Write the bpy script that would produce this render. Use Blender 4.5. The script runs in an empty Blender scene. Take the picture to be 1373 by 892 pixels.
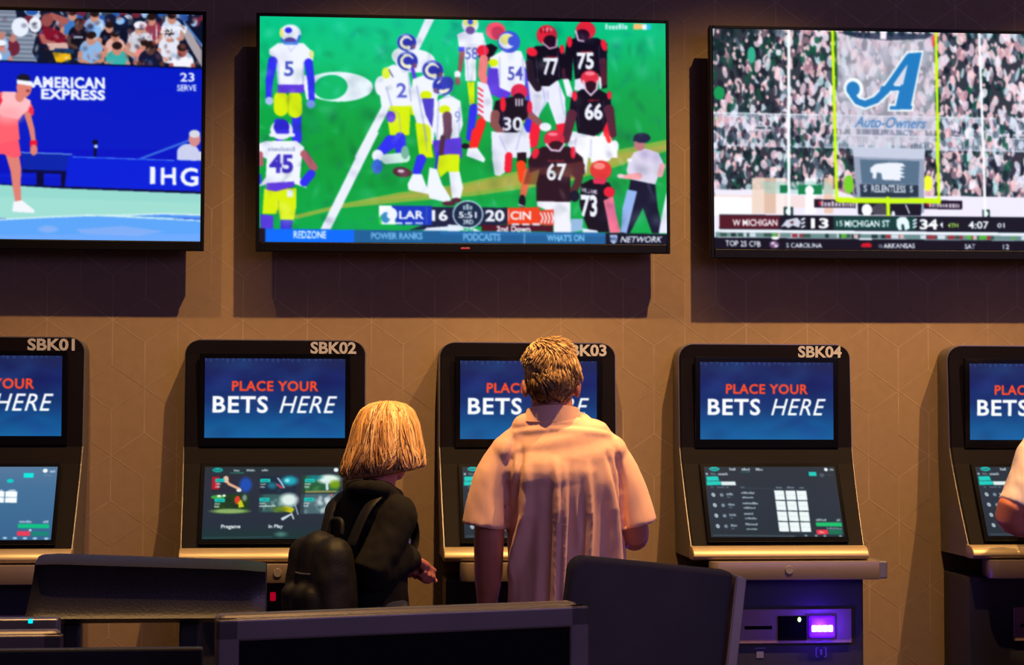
import bpy, bmesh, math, random
import numpy as np
from mathutils import Vector, Matrix, noise

S = bpy.context.scene
COL = S.collection
random.seed(7)
RNG = np.random.default_rng(11)

# ------------------------------------------------------------------ camera
F_PX, CX, CY = 2400.0, 686.5, 446.0
CAM = Vector((0.0, -6.22, 1.52))
YAW, PITCH, ROLL = 0.098, 0.0443, 0.0030


def cam_axes():
    cy, sy, cp, sp = math.cos(YAW), math.sin(YAW), math.cos(PITCH), math.sin(PITCH)
    f = Vector((sy * cp, cy * cp, sp))
    r = Vector((cy, -sy, 0))
    u = r.cross(f)
    cr, sr = math.cos(ROLL), math.sin(ROLL)
    return r * cr + u * sr, u * cr - r * sr, f


CR, CU, CF = cam_axes()
cam_data = bpy.data.cameras.new('camera')
cam_data.sensor_width = 36.0
cam_data.lens = F_PX / 1373.0 * 36.0
cam_data.clip_start = 0.05
camera = bpy.data.objects.new('camera', cam_data)
COL.objects.link(camera)
M = Matrix((CR, CU, -CF)).transposed().to_4x4()
M.translation = CAM
camera.matrix_world = M
S.camera = camera


def at(px, py, Y):
    """world point seen at photo pixel (px,py) on the plane y=Y"""
    d = CF + CR * ((px - CX) / F_PX) + CU * ((CY - py) / F_PX)
    return CAM + d * ((Y - CAM.y) / d.y)


# ------------------------------------------------------------------ exposure, world, lights
S.view_settings.view_transform = 'Standard'
S.view_settings.look = 'None'
S.view_settings.gamma = 1.0
S.view_settings.exposure = 0.0
S.view_settings.use_curve_mapping = False

world = bpy.data.worlds.new('dim_casino_floor')
S.world = world
world.use_nodes = True
bg = world.node_tree.nodes['Background']
bg.inputs['Color'].default_value = (0.48, 0.30, 0.60, 1)
bg.inputs['Strength'].default_value = 0.095

WARM = (1.0, 0.56, 0.19)
SPOT_Y, SPOT_Z = -1.40, 4.05


def spot(x, power, y=SPOT_Y, z=SPOT_Z, aim=(-0.5, 0.0, 0.60), col=WARM, size=62, blend=1.0):
    l = bpy.data.lights.new('ceiling_downlight', 'SPOT')
    l.energy = power
    l.color = col
    l.spot_size = math.radians(size)
    l.spot_blend = blend
    l.shadow_soft_size = 0.022
    o = bpy.data.objects.new('ceiling_downlight', l)
    COL.objects.link(o)
    o.location = (x, y, z)
    d = Vector((x + aim[0], aim[1], aim[2])) - Vector((x, y, z))
    o.rotation_euler = d.to_track_quat('-Z', 'Y').to_euler()
    return o


for px, pw in ((-430, 310), (90, 330), (630, 620), (1090, 640), (1560, 660)):
    spot(at(px, 300, 0).x, pw)
# a second, dimmer row over the seating
for sx_, pw in ((-0.9, 250), (0.35, 250), (1.4, 110)):
    spot(sx_, pw, y=-3.0, z=4.05, aim=(0, -2.9, 0), size=50, blend=0.9)
# added purple-blue fill, unseen behind the camera, lifting the shadows from the right
fill = bpy.data.lights.new('room_fill', 'AREA')
fill.energy = 120
fill.color = (0.56, 0.40, 1.0)
fill.shape = 'RECTANGLE'
fill.size, fill.size_y = 6, 2.2
fo = bpy.data.objects.new('room_fill', fill)
COL.objects.link(fo)
fo.location = (4.6, -8.0, 3.4)
fo.rotation_euler = (Vector((0, 0, 1.2)) - Vector(fo.location)).to_track_quat('-Z', 'Y').to_euler()


# ------------------------------------------------------------------ materials
def srgb(c):
    return tuple((x / 255 / 12.92) if x / 255 <= 0.04045 else ((x / 255 + 0.055) / 1.055) ** 2.4 for x in c)


def mat(name, col, rough=0.5, metal=0.0, emis=None, es=1.0, noise_amt=0.0, noise_scale=8.0, bump=0.0,
        bump_scale=200.0, spec=0.5, stretch=None, sheen=0.0):
    m = bpy.data.materials.new(name)
    m.use_nodes = True
    nt = m.node_tree
    b = nt.nodes['Principled BSDF']
    b.inputs['Base Color'].default_value = (*col, 1)
    b.inputs['Roughness'].default_value = rough
    b.inputs['Metallic'].default_value = metal
    b.inputs['Specular IOR Level'].default_value = spec
    if sheen:
        b.inputs['Sheen Weight'].default_value = sheen
    if emis:
        b.inputs['Emission Color'].default_value = (*emis, 1)
        b.inputs['Emission Strength'].default_value = es
    if noise_amt or bump:
        tc = nt.nodes.new('ShaderNodeTexCoord')
        mp = nt.nodes.new('ShaderNodeMapping')
        nt.links.new(tc.outputs['Object'], mp.inputs['Vector'])
        if stretch:
            mp.inputs['Scale'].default_value = stretch
    if noise_amt:
        n = nt.nodes.new('ShaderNodeTexNoise')
        n.inputs['Scale'].default_value = noise_scale
        n.inputs['Detail'].default_value = 5
        nt.links.new(mp.outputs['Vector'], n.inputs['Vector'])
        r = nt.nodes.new('ShaderNodeValToRGB')
        r.color_ramp.elements[0].position = 0.3
        r.color_ramp.elements[1].position = 0.7
        r.color_ramp.elements[0].color = (*[max(0, c * (1 - noise_amt)) for c in col], 1)
        r.color_ramp.elements[1].color = (*[min(1, c * (1 + noise_amt)) for c in col], 1)
        nt.links.new(n.outputs['Fac'], r.inputs['Fac'])
        nt.links.new(r.outputs['Color'], b.inputs['Base Color'])
    if bump:
        n2 = nt.nodes.new('ShaderNodeTexNoise')
        n2.inputs['Scale'].default_value = bump_scale
        n2.inputs['Detail'].default_value = 3
        nt.links.new(mp.outputs['Vector'], n2.inputs['Vector'])
        bp = nt.nodes.new('ShaderNodeBump')
        bp.inputs['Strength'].default_value = bump
        bp.inputs['Distance'].default_value = 0.002
        nt.links.new(n2.outputs['Fac'], bp.inputs['Height'])
        nt.links.new(bp.outputs['Normal'], b.inputs['Normal'])
    return m


MT = dict(
    wall=mat('taupe_vinyl_wallpaper', (0.187, 0.130, 0.086), 0.75, noise_amt=0.05, noise_scale=30, bump=0.3,
             bump_scale=500, spec=0.25),
    wall_line=mat('pale_wallpaper_line', (0.238, 0.173, 0.121), 0.6, spec=0.3, noise_amt=0.25, noise_scale=6),
    carpet=mat('dark_patterned_carpet', (0.05, 0.03, 0.04), 0.95, noise_amt=0.6, noise_scale=14, bump=0.6),
    bezel=mat('black_gloss_plastic', (0.003, 0.003, 0.004), 0.4, spec=0.10, noise_amt=0.1),
    shell=mat('black_matte_plastic', (0.010, 0.009, 0.011), 0.55, noise_amt=0.15),
    fascia=mat('black_satin_fascia', (0.0050, 0.0038, 0.0060), 0.55, spec=0.05, noise_amt=0.1),
    glass=mat('black_screen_glass', (0.002, 0.002, 0.003), 0.15, spec=0.2, noise_amt=0.05),
    steel=mat('brushed_steel', (0.22, 0.17, 0.14), 0.36, 0.45, noise_amt=0.08, noise_scale=20, stretch=(1, 40, 40)),
    reader=mat('dark_steel_plate', (0.20, 0.13, 0.14), 0.45, 0.3, noise_amt=0.08, noise_scale=20),
    fold=mat('olive_reflection_trim', (0.035, 0.028, 0.014), 0.5, noise_amt=0.1),
    side=mat('satin_grey_side_metal', (0.20, 0.19, 0.20), 0.42, 0.8, noise_amt=0.1),
    bar=mat('satin_champagne_metal', (0.33, 0.26, 0.17), 0.40, 0.35, noise_amt=0.05, noise_scale=15),
    cabinet=mat('black_cabinet_paint', (0.012, 0.012, 0.02), 0.45, noise_amt=0.1),
    letter=mat('grey_adhesive_lettering', (0.36, 0.36, 0.40), 0.6, noise_amt=0.05),
    icon=mat('dim_grey_icon', (0.10, 0.10, 0.14), 0.6, noise_amt=0.05),
    led=mat('violet_led', (0.1, 0.05, 0.3), 0.3, emis=(0.80, 0.35, 1.0), es=9, noise_amt=0.05),
    ledb=mat('blue_led_diffuser', (0.05, 0.03, 0.5), 0.4, emis=(0.07, 0.0, 1.0), es=2.6, noise_amt=0.05),
    ledg=mat('green_led', (0.1, 0.5, 0.1), 0.4, emis=(0.5, 1.0, 0.3), es=2.5, noise_amt=0.05),
    ledr=mat('red_led', (0.5, 0.02, 0.05), 0.4, emis=(0.75, 0.0, 0.03), es=.45, noise_amt=0.05),
    ledc=mat('cyan_led', (0.0, 0.4, 0.5), 0.4, emis=(0.0, 0.75, 0.9), es=1.2, noise_amt=0.05),
    skin=mat('skin', (0.50, 0.19, 0.12), 0.5, noise_amt=0.08, noise_scale=12),
    skin_red=mat('sunburnt_skin', (0.52, 0.17, 0.11), 0.5, noise_amt=0.10, noise_scale=12),
    shirt=mat('salmon_camp_shirt', (0.90, 0.53, 0.38), 0.8, noise_amt=0.03, bump=0.25, bump_scale=700, sheen=0.1),
    shirtw=mat('pale_pink_tee', (0.72, 0.60, 0.62), 0.8, noise_amt=0.03, bump=0.25, bump_scale=700),
    jacket=mat('black_fleece', (0.0065, 0.0055, 0.0055), 0.9, spec=0.2, noise_amt=0.2, bump=0.4, bump_scale=300),
    pack=mat('black_nylon', (0.006, 0.0055, 0.005), 0.6, spec=0.25, noise_amt=0.2, bump=0.4, bump_scale=250),
    jeans=mat('dark_denim', (0.03, 0.035, 0.06), 0.9, noise_amt=0.2, bump=0.3),
    shoe=mat('black_leather_shoe', (0.012, 0.010, 0.010), 0.5, noise_amt=0.2),
    leather=mat('black_chair_leather', (0.024, 0.021, 0.020), 0.42, noise_amt=0.15, bump=0.35, bump_scale=180),
    navy=mat('navy_chair_fabric', (0.014, 0.014, 0.040), 0.85, noise_amt=0.15, bump=0.4, bump_scale=400),
    chrome=mat('dull_chair_metal', (0.36, 0.33, 0.36), 0.42, 0.6, noise_amt=0.1),
    mon=mat('dark_grey_monitor_frame', (0.14, 0.115, 0.10), 0.36, 0.2, noise_amt=0.1),
    desk=mat('black_laminate', (0.006, 0.006, 0.007), 0.45, noise_amt=0.2),
    eye=mat('eye_white', (0.7, 0.7, 0.7), 0.2, noise_amt=0.02),
    iris=mat('brown_iris', (0.05, 0.03, 0.02), 0.2, noise_amt=0.1),
    lip=mat('lips', (0.45, 0.16, 0.13), 0.5, noise_amt=0.1),
)


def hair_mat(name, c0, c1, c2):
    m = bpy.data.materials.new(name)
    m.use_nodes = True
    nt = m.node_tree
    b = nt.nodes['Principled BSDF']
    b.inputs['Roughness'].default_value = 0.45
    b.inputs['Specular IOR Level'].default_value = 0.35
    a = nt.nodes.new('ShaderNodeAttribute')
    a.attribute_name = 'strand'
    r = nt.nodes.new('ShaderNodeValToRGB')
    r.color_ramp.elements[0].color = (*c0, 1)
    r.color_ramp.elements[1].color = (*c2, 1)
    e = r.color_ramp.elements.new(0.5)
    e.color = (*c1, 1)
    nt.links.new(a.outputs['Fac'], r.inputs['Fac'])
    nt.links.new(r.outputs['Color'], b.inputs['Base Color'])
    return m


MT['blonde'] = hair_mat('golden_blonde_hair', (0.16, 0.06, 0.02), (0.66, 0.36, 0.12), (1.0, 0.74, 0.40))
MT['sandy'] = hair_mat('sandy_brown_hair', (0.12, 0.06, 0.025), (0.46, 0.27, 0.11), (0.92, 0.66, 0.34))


def screen_mat(name, strength=1.0, rough=0.25):
    m = bpy.data.materials.new(name)
    m.use_nodes = True
    nt = m.node_tree
    b = nt.nodes['Principled BSDF']
    b.inputs['Base Color'].default_value = (0.004, 0.004, 0.005, 1)
    b.inputs['Roughness'].default_value = rough
    b.inputs['Specular IOR Level'].default_value = 0.06
    a = nt.nodes.new('ShaderNodeAttribute')
    a.attribute_name = 'pixels'
    nt.links.new(a.outputs['Color'], b.inputs['Emission Color'])
    b.inputs['Emission Strength'].default_value = strength
    return m


MT['tv_pixels'] = screen_mat('lit_tv_pixels', 1.0)
MT['kiosk_pixels'] = screen_mat('lit_kiosk_pixels', 1.0, 0.2)


# ------------------------------------------------------------------ object helpers
def link(name, me, m=None, parent=None, smooth=False):
    o = bpy.data.objects.new(name, me)
    COL.objects.link(o)
    if m is not None:
        if isinstance(m, (list, tuple)):
            for k in m:
                me.materials.append(k)
        else:
            me.materials.append(m)
    if parent:
        o.parent = parent
    if smooth and len(me.polygons):
        me.polygons.foreach_set('use_smooth', [True] * len(me.polygons))
    return o


def build(name, bm, m, parent=None, smooth=False):
    bmesh.ops.recalc_face_normals(bm, faces=bm.faces)
    me = bpy.data.meshes.new(name)
    bm.to_mesh(me)
    bm.free()
    o = link(name, me, m, parent, False)
    if smooth:
        try:
            me.shade_smooth()
        except Exception:
            pass
        me.polygons.foreach_set('use_smooth', [True] * len(me.polygons))
        me.set_sharp_from_angle(angle=math.radians(38))
    return o


def thing(name, label, cat, loc=(0, 0, 0), rz=0.0, group=None):
    o = bpy.data.objects.new(name, None)
    COL.objects.link(o)
    o.empty_display_size = 0.1
    o.location = loc
    o.rotation_euler = (0, 0, rz)
    o['label'] = label
    o['category'] = cat
    if group:
        o['group'] = group
    return o


def struct(o):
    o['kind'] = 'structure'
    return o


def box(bm, x0, x1, y0, y1, z0, z1, bevel=0.0, seg=2):
    b2 = bmesh.new()
    bmesh.ops.create_cube(b2, size=1)
    for v in b2.verts:
        v.co = Vector(((x0 + x1) / 2 + v.co.x * (x1 - x0), (y0 + y1) / 2 + v.co.y * (y1 - y0),
                       (z0 + z1) / 2 + v.co.z * (z1 - z0)))
    if bevel:
        bmesh.ops.bevel(b2, geom=b2.edges[:], offset=bevel, segments=seg, affect='EDGES', profile=0.5)
    merge(bm, b2)


def merge(bm, b2, mx=None):
    me = bpy.data.meshes.new('t')
    b2.to_mesh(me)
    b2.free()
    if mx is not None:
        me.transform(mx)
    bm.from_mesh(me)
    bpy.data.meshes.remove(me)


def prism(bm, pts, axis, a0, a1, bevel=0.0, seg=2):
    """extrude a closed 2D outline; axis 'x' -> pts are (y,z); 'y' -> (x,z); 'z' -> (x,y)"""
    b2 = bmesh.new()

    def mk(p, a):
        return {'x': (a, p[0], p[1]), 'y': (p[0], a, p[1]), 'z': (p[0], p[1], a)}[axis]
    A = [b2.verts.new(mk(p, a0)) for p in pts]
    B = [b2.verts.new(mk(p, a1)) for p in pts]
    b2.faces.new(A)
    b2.faces.new(B[::-1])
    n = len(pts)
    for i in range(n):
        b2.faces.new((A[i], B[i], B[(i + 1) % n], A[(i + 1) % n]))
    bmesh.ops.recalc_face_normals(b2, faces=b2.faces)
    if bevel:
        ed = [e for e in b2.edges if e.calc_face_angle(0) > 0.6]
        bmesh.ops.bevel(b2, geom=ed, offset=bevel, segments=seg, affect='EDGES', profile=0.5)
    merge(bm, b2)


def frame_of(d):
    d = d.normalized()
    a = Vector((0, 0, 1)) if abs(d.z) < 0.9 else Vector((0, 1, 0))
    s = d.cross(a).normalized()
    return s, d.cross(s).normalized()


def tube(bm, pts, rad, sides=16, cap=True, ref=None, squash=None, n=0):
    """round-capped tapering tube through pts; rad list of r or (ra, rb)
    ref: fixed side vector for the first radius"""
    P = [Vector(p) for p in pts]
    R = [(r, r) if not isinstance(r, (tuple, list)) else r for r in rad]
    if n:                                                   # catmull-rom resample
        Q, RR = [], []
        k = len(P)
        for i in range(k - 1):
            p0, p1, p2, p3 = P[max(i - 1, 0)], P[i], P[i + 1], P[min(i + 2, k - 1)]
            for j in range(n):
                t = j / n
                Q.append(0.5 * ((2 * p1) + (p2 - p0) * t + (2 * p0 - 5 * p1 + 4 * p2 - p3) * t * t + (
                    3 * p1 - p0 - 3 * p2 + p3) * t ** 3))
                s = t * t * (3 - 2 * t)
                RR.append((R[i][0] * (1 - s) + R[i + 1][0] * s, R[i][1] * (1 - s) + R[i + 1][1] * s))
        Q.append(P[-1])
        RR.append(R[-1])
        P, R = Q, RR
    rings = []

    def ring(c, s, u, ra, rb):
        return [bm.verts.new(c + s * (math.cos(2 * math.pi * i / sides) * ra) + u * (
            math.sin(2 * math.pi * i / sides) * rb)) for i in range(sides)]
    k = len(P)
    prev = None
    for i in range(k):
        d = (P[min(i + 1, k - 1)] - P[max(i - 1, 0)]).normalized()
        if ref is not None:
            s = Vector(ref)
            s = (s - d * s.dot(d)).normalized()
            u = d.cross(s)
        elif prev is None:
            s, u = frame_of(d)
        else:
            s = (prev - d * prev.dot(d)).normalized()
            u = d.cross(s)
        prev = s
        ra, rb = R[i]
        if cap and i == 0:
            m_ = min(ra, rb)
            for a in (75, 50, 25):
                c, q = math.cos(math.radians(a)), math.sin(math.radians(a))
                rings.append(ring(P[i] - d * m_ * q, s, u, ra * c, rb * c))
        rings.append(ring(P[i], s, u, ra, rb))
        if cap and i == k - 1:
            m_ = min(ra, rb)
            for a in (25, 50, 75):
                c, q = math.cos(math.radians(a)), math.sin(math.radians(a))
                rings.append(ring(P[i] + d * m_ * q, s, u, ra * c, rb * c))
    for a, b in zip(rings, rings[1:]):
        for i in range(sides):
            bm.faces.new((a[i], a[(i + 1) % sides], b[(i + 1) % sides], b[i]))
    bm.faces.new(rings[0][::-1])
    bm.faces.new(rings[-1])


def ellipsoid(bm, c, r, rot=None, seg=20):
    mx = Matrix.Translation(Vector(c)) @ (rot.to_4x4() if rot else Matrix.Identity(4)) @ Matrix.Diagonal((*r, 1))
    bmesh.ops.create_uvsphere(bm, u_segments=seg, v_segments=seg // 2 + 2, radius=1, matrix=mx)


def remesh(bm, voxel, smooth_it=4, fac=0.5):
    bmesh.ops.recalc_face_normals(bm, faces=bm.faces)
    me = bpy.data.meshes.new('tmp')
    bm.to_mesh(me)
    bm.free()
    o = bpy.data.objects.new('tmp', me)
    COL.objects.link(o)
    r = o.modifiers.new('r', 'REMESH')
    r.mode = 'VOXEL'
    r.voxel_size = voxel
    if smooth_it:
        s = o.modifiers.new('s', 'SMOOTH')
        s.iterations = smooth_it
        s.factor = fac
    dg = bpy.context.evaluated_depsgraph_get()
    out = bpy.data.meshes.new_from_object(o.evaluated_get(dg))
    bpy.data.objects.remove(o)
    bpy.data.meshes.remove(me)
    return out


def np_verts(me):
    a = np.empty(len(me.vertices) * 3, dtype=np.float32)
    me.vertices.foreach_get('co', a)
    return a.reshape(-1, 3)


def np_normals(me):
    a = np.empty(len(me.vertices) * 3, dtype=np.float32)
    me.vertex_normals.foreach_get('vector', a)
    return a.reshape(-1, 3)


def set_verts(me, a):
    me.vertices.foreach_set('co', np.ascontiguousarray(a, dtype=np.float32).ravel())
    me.update()


# ------------------------------------------------------------------ text outlines
def text_tris(s, bold=0.0, shear=0.0, res=3, spacing=1.0):
    cu = bpy.data.curves.new('t', 'FONT')
    cu.body = s
    cu.offset = bold
    cu.shear = shear
    cu.resolution_u = res
    cu.space_character = spacing
    o = bpy.data.objects.new('t', cu)
    COL.objects.link(o)
    dg = bpy.context.evaluated_depsgraph_get()
    me = bpy.data.meshes.new_from_object(o.evaluated_get(dg))
    me.calc_loop_triangles()
    v = np_verts(me)[:, :2].astype(float)
    t = np.array([tuple(x.vertices) for x in me.loop_triangles], dtype=int).reshape(-1, 3)
    bpy.data.objects.remove(o)
    bpy.data.curves.remove(cu)
    bpy.data.meshes.remove(me)
    v -= v.min(0)
    v /= np.maximum(v.max(0), 1e-6)
    return v, t


_tc = {}


def text_cached(s, bold, shear, spacing):
    k = (s, bold, shear, spacing)
    if k not in _tc:
        _tc[k] = text_tris(s, bold, shear, 3, spacing)
    return _tc[k]


# ------------------------------------------------------------------ pictures shown by the lit panels
class Picture:
    """pixel buffer of a display; drawn in a frame of reference given by the four corners of the panel"""

    def __init__(self, quad, W, H, ss=2, base=(0, 0, 0)):
        self.q = [np.array(p, float) for p in quad]        # TL TR BR BL
        self.W, self.H, self.ss = W, H, ss
        self.a = np.zeros((H * ss, W * ss, 3))
        self.a[:] = np.array(base) / 255.0
        self.v = (0, 0, 1)

    def view(self, ox, oy, s):
        self.v = (ox, oy, s)

    def m(self, pts):
        p = np.asarray(pts, float).reshape(-1, 2)
        x = p[:, 0] / self.v[2] + self.v[0]
        y = p[:, 1] / self.v[2] + self.v[1]
        TL, TR, BR, BL = self.q
        u = (x - TL[0]) / (TR[0] - TL[0])
        for _ in range(3):
            yt = TL[1] + (TR[1] - TL[1]) * u
            yb = BL[1] + (BR[1] - BL[1]) * u
            w = (y - yt) / (yb - yt)
            xl = TL[0] + (BL[0] - TL[0]) * w
            xr = TR[0] + (BR[0] - TR[0]) * w
            u = (x - xl) / (xr - xl)
        return np.stack([u * self.W * self.ss, w * self.H * self.ss], 1)

    def _bb(self, mn, mx):
        h, w, _ = self.a.shape
        x0, y0 = max(int(math.floor(mn[0])), 0), max(int(math.floor(mn[1])), 0)
        x1, y1 = min(int(math.ceil(mx[0])) + 1, w), min(int(math.ceil(mx[1])) + 1, h)
        if x1 <= x0 or y1 <= y0:
            return None
        Y, X = np.mgrid[y0:y1, x0:x1]
        return x0, x1, y0, y1, X + 0.5, Y + 0.5

    def _put(self, b, mask, col, al):
        x0, x1, y0, y1 = b[:4]
        r = self.a[y0:y1, x0:x1]
        k = (mask * al)[..., None]
        r *= 1 - k
        r += k * (np.array(col) / 255.0)

    def P(self, col, pts, al=1.0):
        q = self.m(pts)
        b = self._bb(q.min(0), q.max(0))
        if not b:
            return
        X, Y = b[4], b[5]
        ins = np.zeros(X.shape, bool)
        n = len(q)
        for i in range(n):
            xa, ya = q[i]
            xb, yb = q[(i + 1) % n]
            if ya == yb:
                continue
            c = ((Y > ya) != (Y > yb)) & (X < (xb - xa) * (Y - ya) / (yb - ya) + xa)
            ins ^= c
        self._put(b, ins.astype(float), col, al)

    def R(self, col, x0, y0, x1, y1, al=1.0, tilt=0.0):
        d = (x1 - x0) * tilt
        self.P(col, [(x0, y0), (x1, y0 + d), (x1, y1 + d), (x0, y1)], al)

    def E(self, col, cx, cy, rx, ry, ang=0, al=1.0, soft=0.0):
        c = self.m([(cx, cy), (cx + 1, cy), (cx, cy + 1)])
        sx = abs(c[1, 0] - c[0, 0])
        sy = abs(c[2, 1] - c[0, 1])
        R_ = max(rx * sx, ry * sy) * (1 + soft) + 1
        b = self._bb(c[0] - R_, c[0] + R_)
        if not b:
            return
        dx = (b[4] - c[0, 0]) / sx
        dy = (b[5] - c[0, 1]) / sy
        t = math.radians(ang)
        u = (dx * math.cos(t) + dy * math.sin(t)) / rx
        w = (-dx * math.sin(t) + dy * math.cos(t)) / ry
        r = np.sqrt(u * u + w * w)
        mask = (r <= 1).astype(float) if soft == 0 else np.clip((1 + soft - r) / (2 * soft), 0, 1)
        self._put(b, mask, col, al)

    def L(self, col, wd, pts, al=1.0, w2=None):
        q = self.m(pts)
        c = self.m([(pts[0][0], pts[0][1]), (pts[0][0] + 1, pts[0][1])])
        sc = abs(c[1, 0] - c[0, 0])
        r0 = wd * sc / 2
        r1 = (w2 if w2 is not None else wd) * sc / 2
        R_ = max(r0, r1)
        b = self._bb(q.min(0) - R_, q.max(0) + R_)
        if not b:
            return
        mask = np.zeros(b[4].shape, bool)
        n = len(q)
        for i in range(n - 1):
            ax, ay = q[i]
            dx, dy = q[i + 1] - q[i]
            l2 = dx * dx + dy * dy + 1e-9
            t = np.clip(((b[4] - ax) * dx + (b[5] - ay) * dy) / l2, 0, 1)
            d = np.hypot(b[4] - ax - t * dx, b[5] - ay - t * dy)
            rr = r0 + (r1 - r0) * ((i + t) / max(n - 1, 1))
            mask |= d <= rr
        self._put(b, mask.astype(float), col, al)

    def T(self, col, s, x0, y0, x1, y1, bold=0.02, shear=0.0, tilt=0.0, al=1.0, spacing=1.0):
        if s == '~':                                        # lettering too small to read in the place
            r_ = random.Random(int(x0 * 7 + y0 * 13))
            hgt = y1 - y0
            x = x0
            while x < x1 - hgt * .2:
                wd = hgt * r_.uniform(.25, .6)
                yy = y0 + hgt * r_.choice((0, .25, .3)) + (x - x0) * tilt
                self.P(col, [(x, yy), (min(x + wd, x1), yy), (min(x + wd, x1), y1 + (x - x0) * tilt), (x, y1 + (x - x0) * tilt)], al * .8)
                x += wd + hgt * .14
            return
        v, t = text_cached(s, bold, shear, spacing)
        p = np.stack([x0 + v[:, 0] * (x1 - x0), y1 - v[:, 1] * (y1 - y0) + v[:, 0] * (x1 - x0) * tilt], 1)
        q = self.m(p)
        h, w, _ = self.a.shape
        b = self._bb(q.min(0), q.max(0))
        if not b:
            return
        x0_, x1_, y0_, y1_ = b[:4]
        mask = np.zeros((y1_ - y0_, x1_ - x0_), bool)
        for tri in t:
            a, c, d = q[tri[0]], q[tri[1]], q[tri[2]]
            mx0 = max(int(min(a[0], c[0], d[0])), x0_)
            mx1 = min(int(max(a[0], c[0], d[0])) + 2, x1_)
            my0 = max(int(min(a[1], c[1], d[1])), y0_)
            my1 = min(int(max(a[1], c[1], d[1])) + 2, y1_)
            if mx1 <= mx0 or my1 <= my0:
                continue
            Y, X = np.mgrid[my0:my1, mx0:mx1] + 0.5
            e0 = (c[0] - a[0]) * (Y - a[1]) - (c[1] - a[1]) * (X - a[0])
            e1 = (d[0] - c[0]) * (Y - c[1]) - (d[1] - c[1]) * (X - c[0])
            e2 = (a[0] - d[0]) * (Y - d[1]) - (a[1] - d[1]) * (X - d[0])
            ins = ((e0 >= 0) & (e1 >= 0) & (e2 >= 0)) | ((e0 <= 0) & (e1 <= 0) & (e2 <= 0))
            mask[my0 - y0_:my1 - y0_, mx0 - x0_:mx1 - x0_] |= ins
        self._put(b, mask.astype(float), col, al)

    def G(self, stops, x0=None, y0=None, x1=None, y1=None):
        """vertical gradient over the whole panel or a box"""
        if x0 is None:
            sl = (slice(None), slice(None))
            h = self.a.shape[0]
        else:
            q = self.m([(x0, y0), (x1, y1)])
            sl = (slice(max(int(q[0, 1]), 0), int(q[1, 1])), slice(max(int(q[0, 0]), 0), max(int(q[1, 0]), 0)))
            h = self.a[sl].shape[0]
        if h <= 0:
            return
        t = (np.arange(h) + 0.5) / h
        xs = [s[0] for s in stops]
        c = np.stack([np.interp(t, xs, [s[1][k] for s in stops]) for k in range(3)], 1) / 255.0
        self.a[sl] = c[:, None, :]

    def done(self, blur=0.0, contrast=1.0):
        a = self.a.reshape(self.H, self.ss, self.W, self.ss, 3).mean((1, 3))
        a = np.clip((a - .5) * contrast + .5, 0, 1)
        if blur:
            k = int(math.ceil(blur * 2.5))
            w = np.exp(-0.5 * (np.arange(-k, k + 1) / blur) ** 2)
            w /= w.sum()
            p = np.pad(a, ((k, k), (0, 0), (0, 0)), 'edge')
            a = sum(w[i] * p[i:i + self.H] for i in range(2 * k + 1))
            p = np.pad(a, ((0, 0), (k, k), (0, 0)), 'edge')
            a = sum(w[i] * p[:, i:i + self.W] for i in range(2 * k + 1))
        return np.clip(a, 0, 1)


def panel_mesh(name, img, corners, m, parent=None, gain=1.0):
    """grid of pixels spanning the four local corners TL TR BR BL"""
    H, W, _ = img.shape
    TL, TR, BR, BL = [np.array(c, float) for c in corners]
    u = (np.arange(W + 1) / W)[None, :, None]
    v = (np.arange(H + 1) / H)[:, None, None]
    P = (TL * (1 - u) + TR * u) * (1 - v) + (BL * (1 - u) + BR * u) * v
    me = bpy.data.meshes.new(name)
    nv, nf = (W + 1) * (H + 1), W * H
    me.vertices.add(nv)
    me.vertices.foreach_set('co', P.reshape(-1).astype(np.float32))
    i = (np.arange(H)[:, None] * (W + 1) + np.arange(W)[None, :]).ravel()
    idx = np.stack([i, i + W + 1, i + W + 2, i + 1], 1).astype(np.int32)
    me.loops.add(nf * 4)
    me.loops.foreach_set('vertex_index', idx.ravel())
    me.polygons.add(nf)
    me.polygons.foreach_set('loop_start', (np.arange(nf) * 4).astype(np.int32))
    me.update(calc_edges=True)
    me.validate()
    # average the four neighbouring pixels at each grid point
    p = np.pad(img, ((1, 1), (1, 1), (0, 0)), 'edge')
    c = (p[:-1, :-1] + p[1:, :-1] + p[:-1, 1:] + p[1:, 1:]) / 4
    lin = np.where(c <= 0.04045, c / 12.92, ((c + 0.055) / 1.055) ** 2.4) * gain
    at_ = me.attributes.new('pixels', 'FLOAT_COLOR', 'POINT')
    rgba = np.ones((nv, 4), np.float32)
    rgba[:, :3] = lin.reshape(-1, 3)
    at_.data.foreach_set('color', rgba.ravel())
    return link(name, me, m, parent)


# ------------------------------------------------------------------ what the screens show
WHITE = (240, 242, 255)


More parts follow.
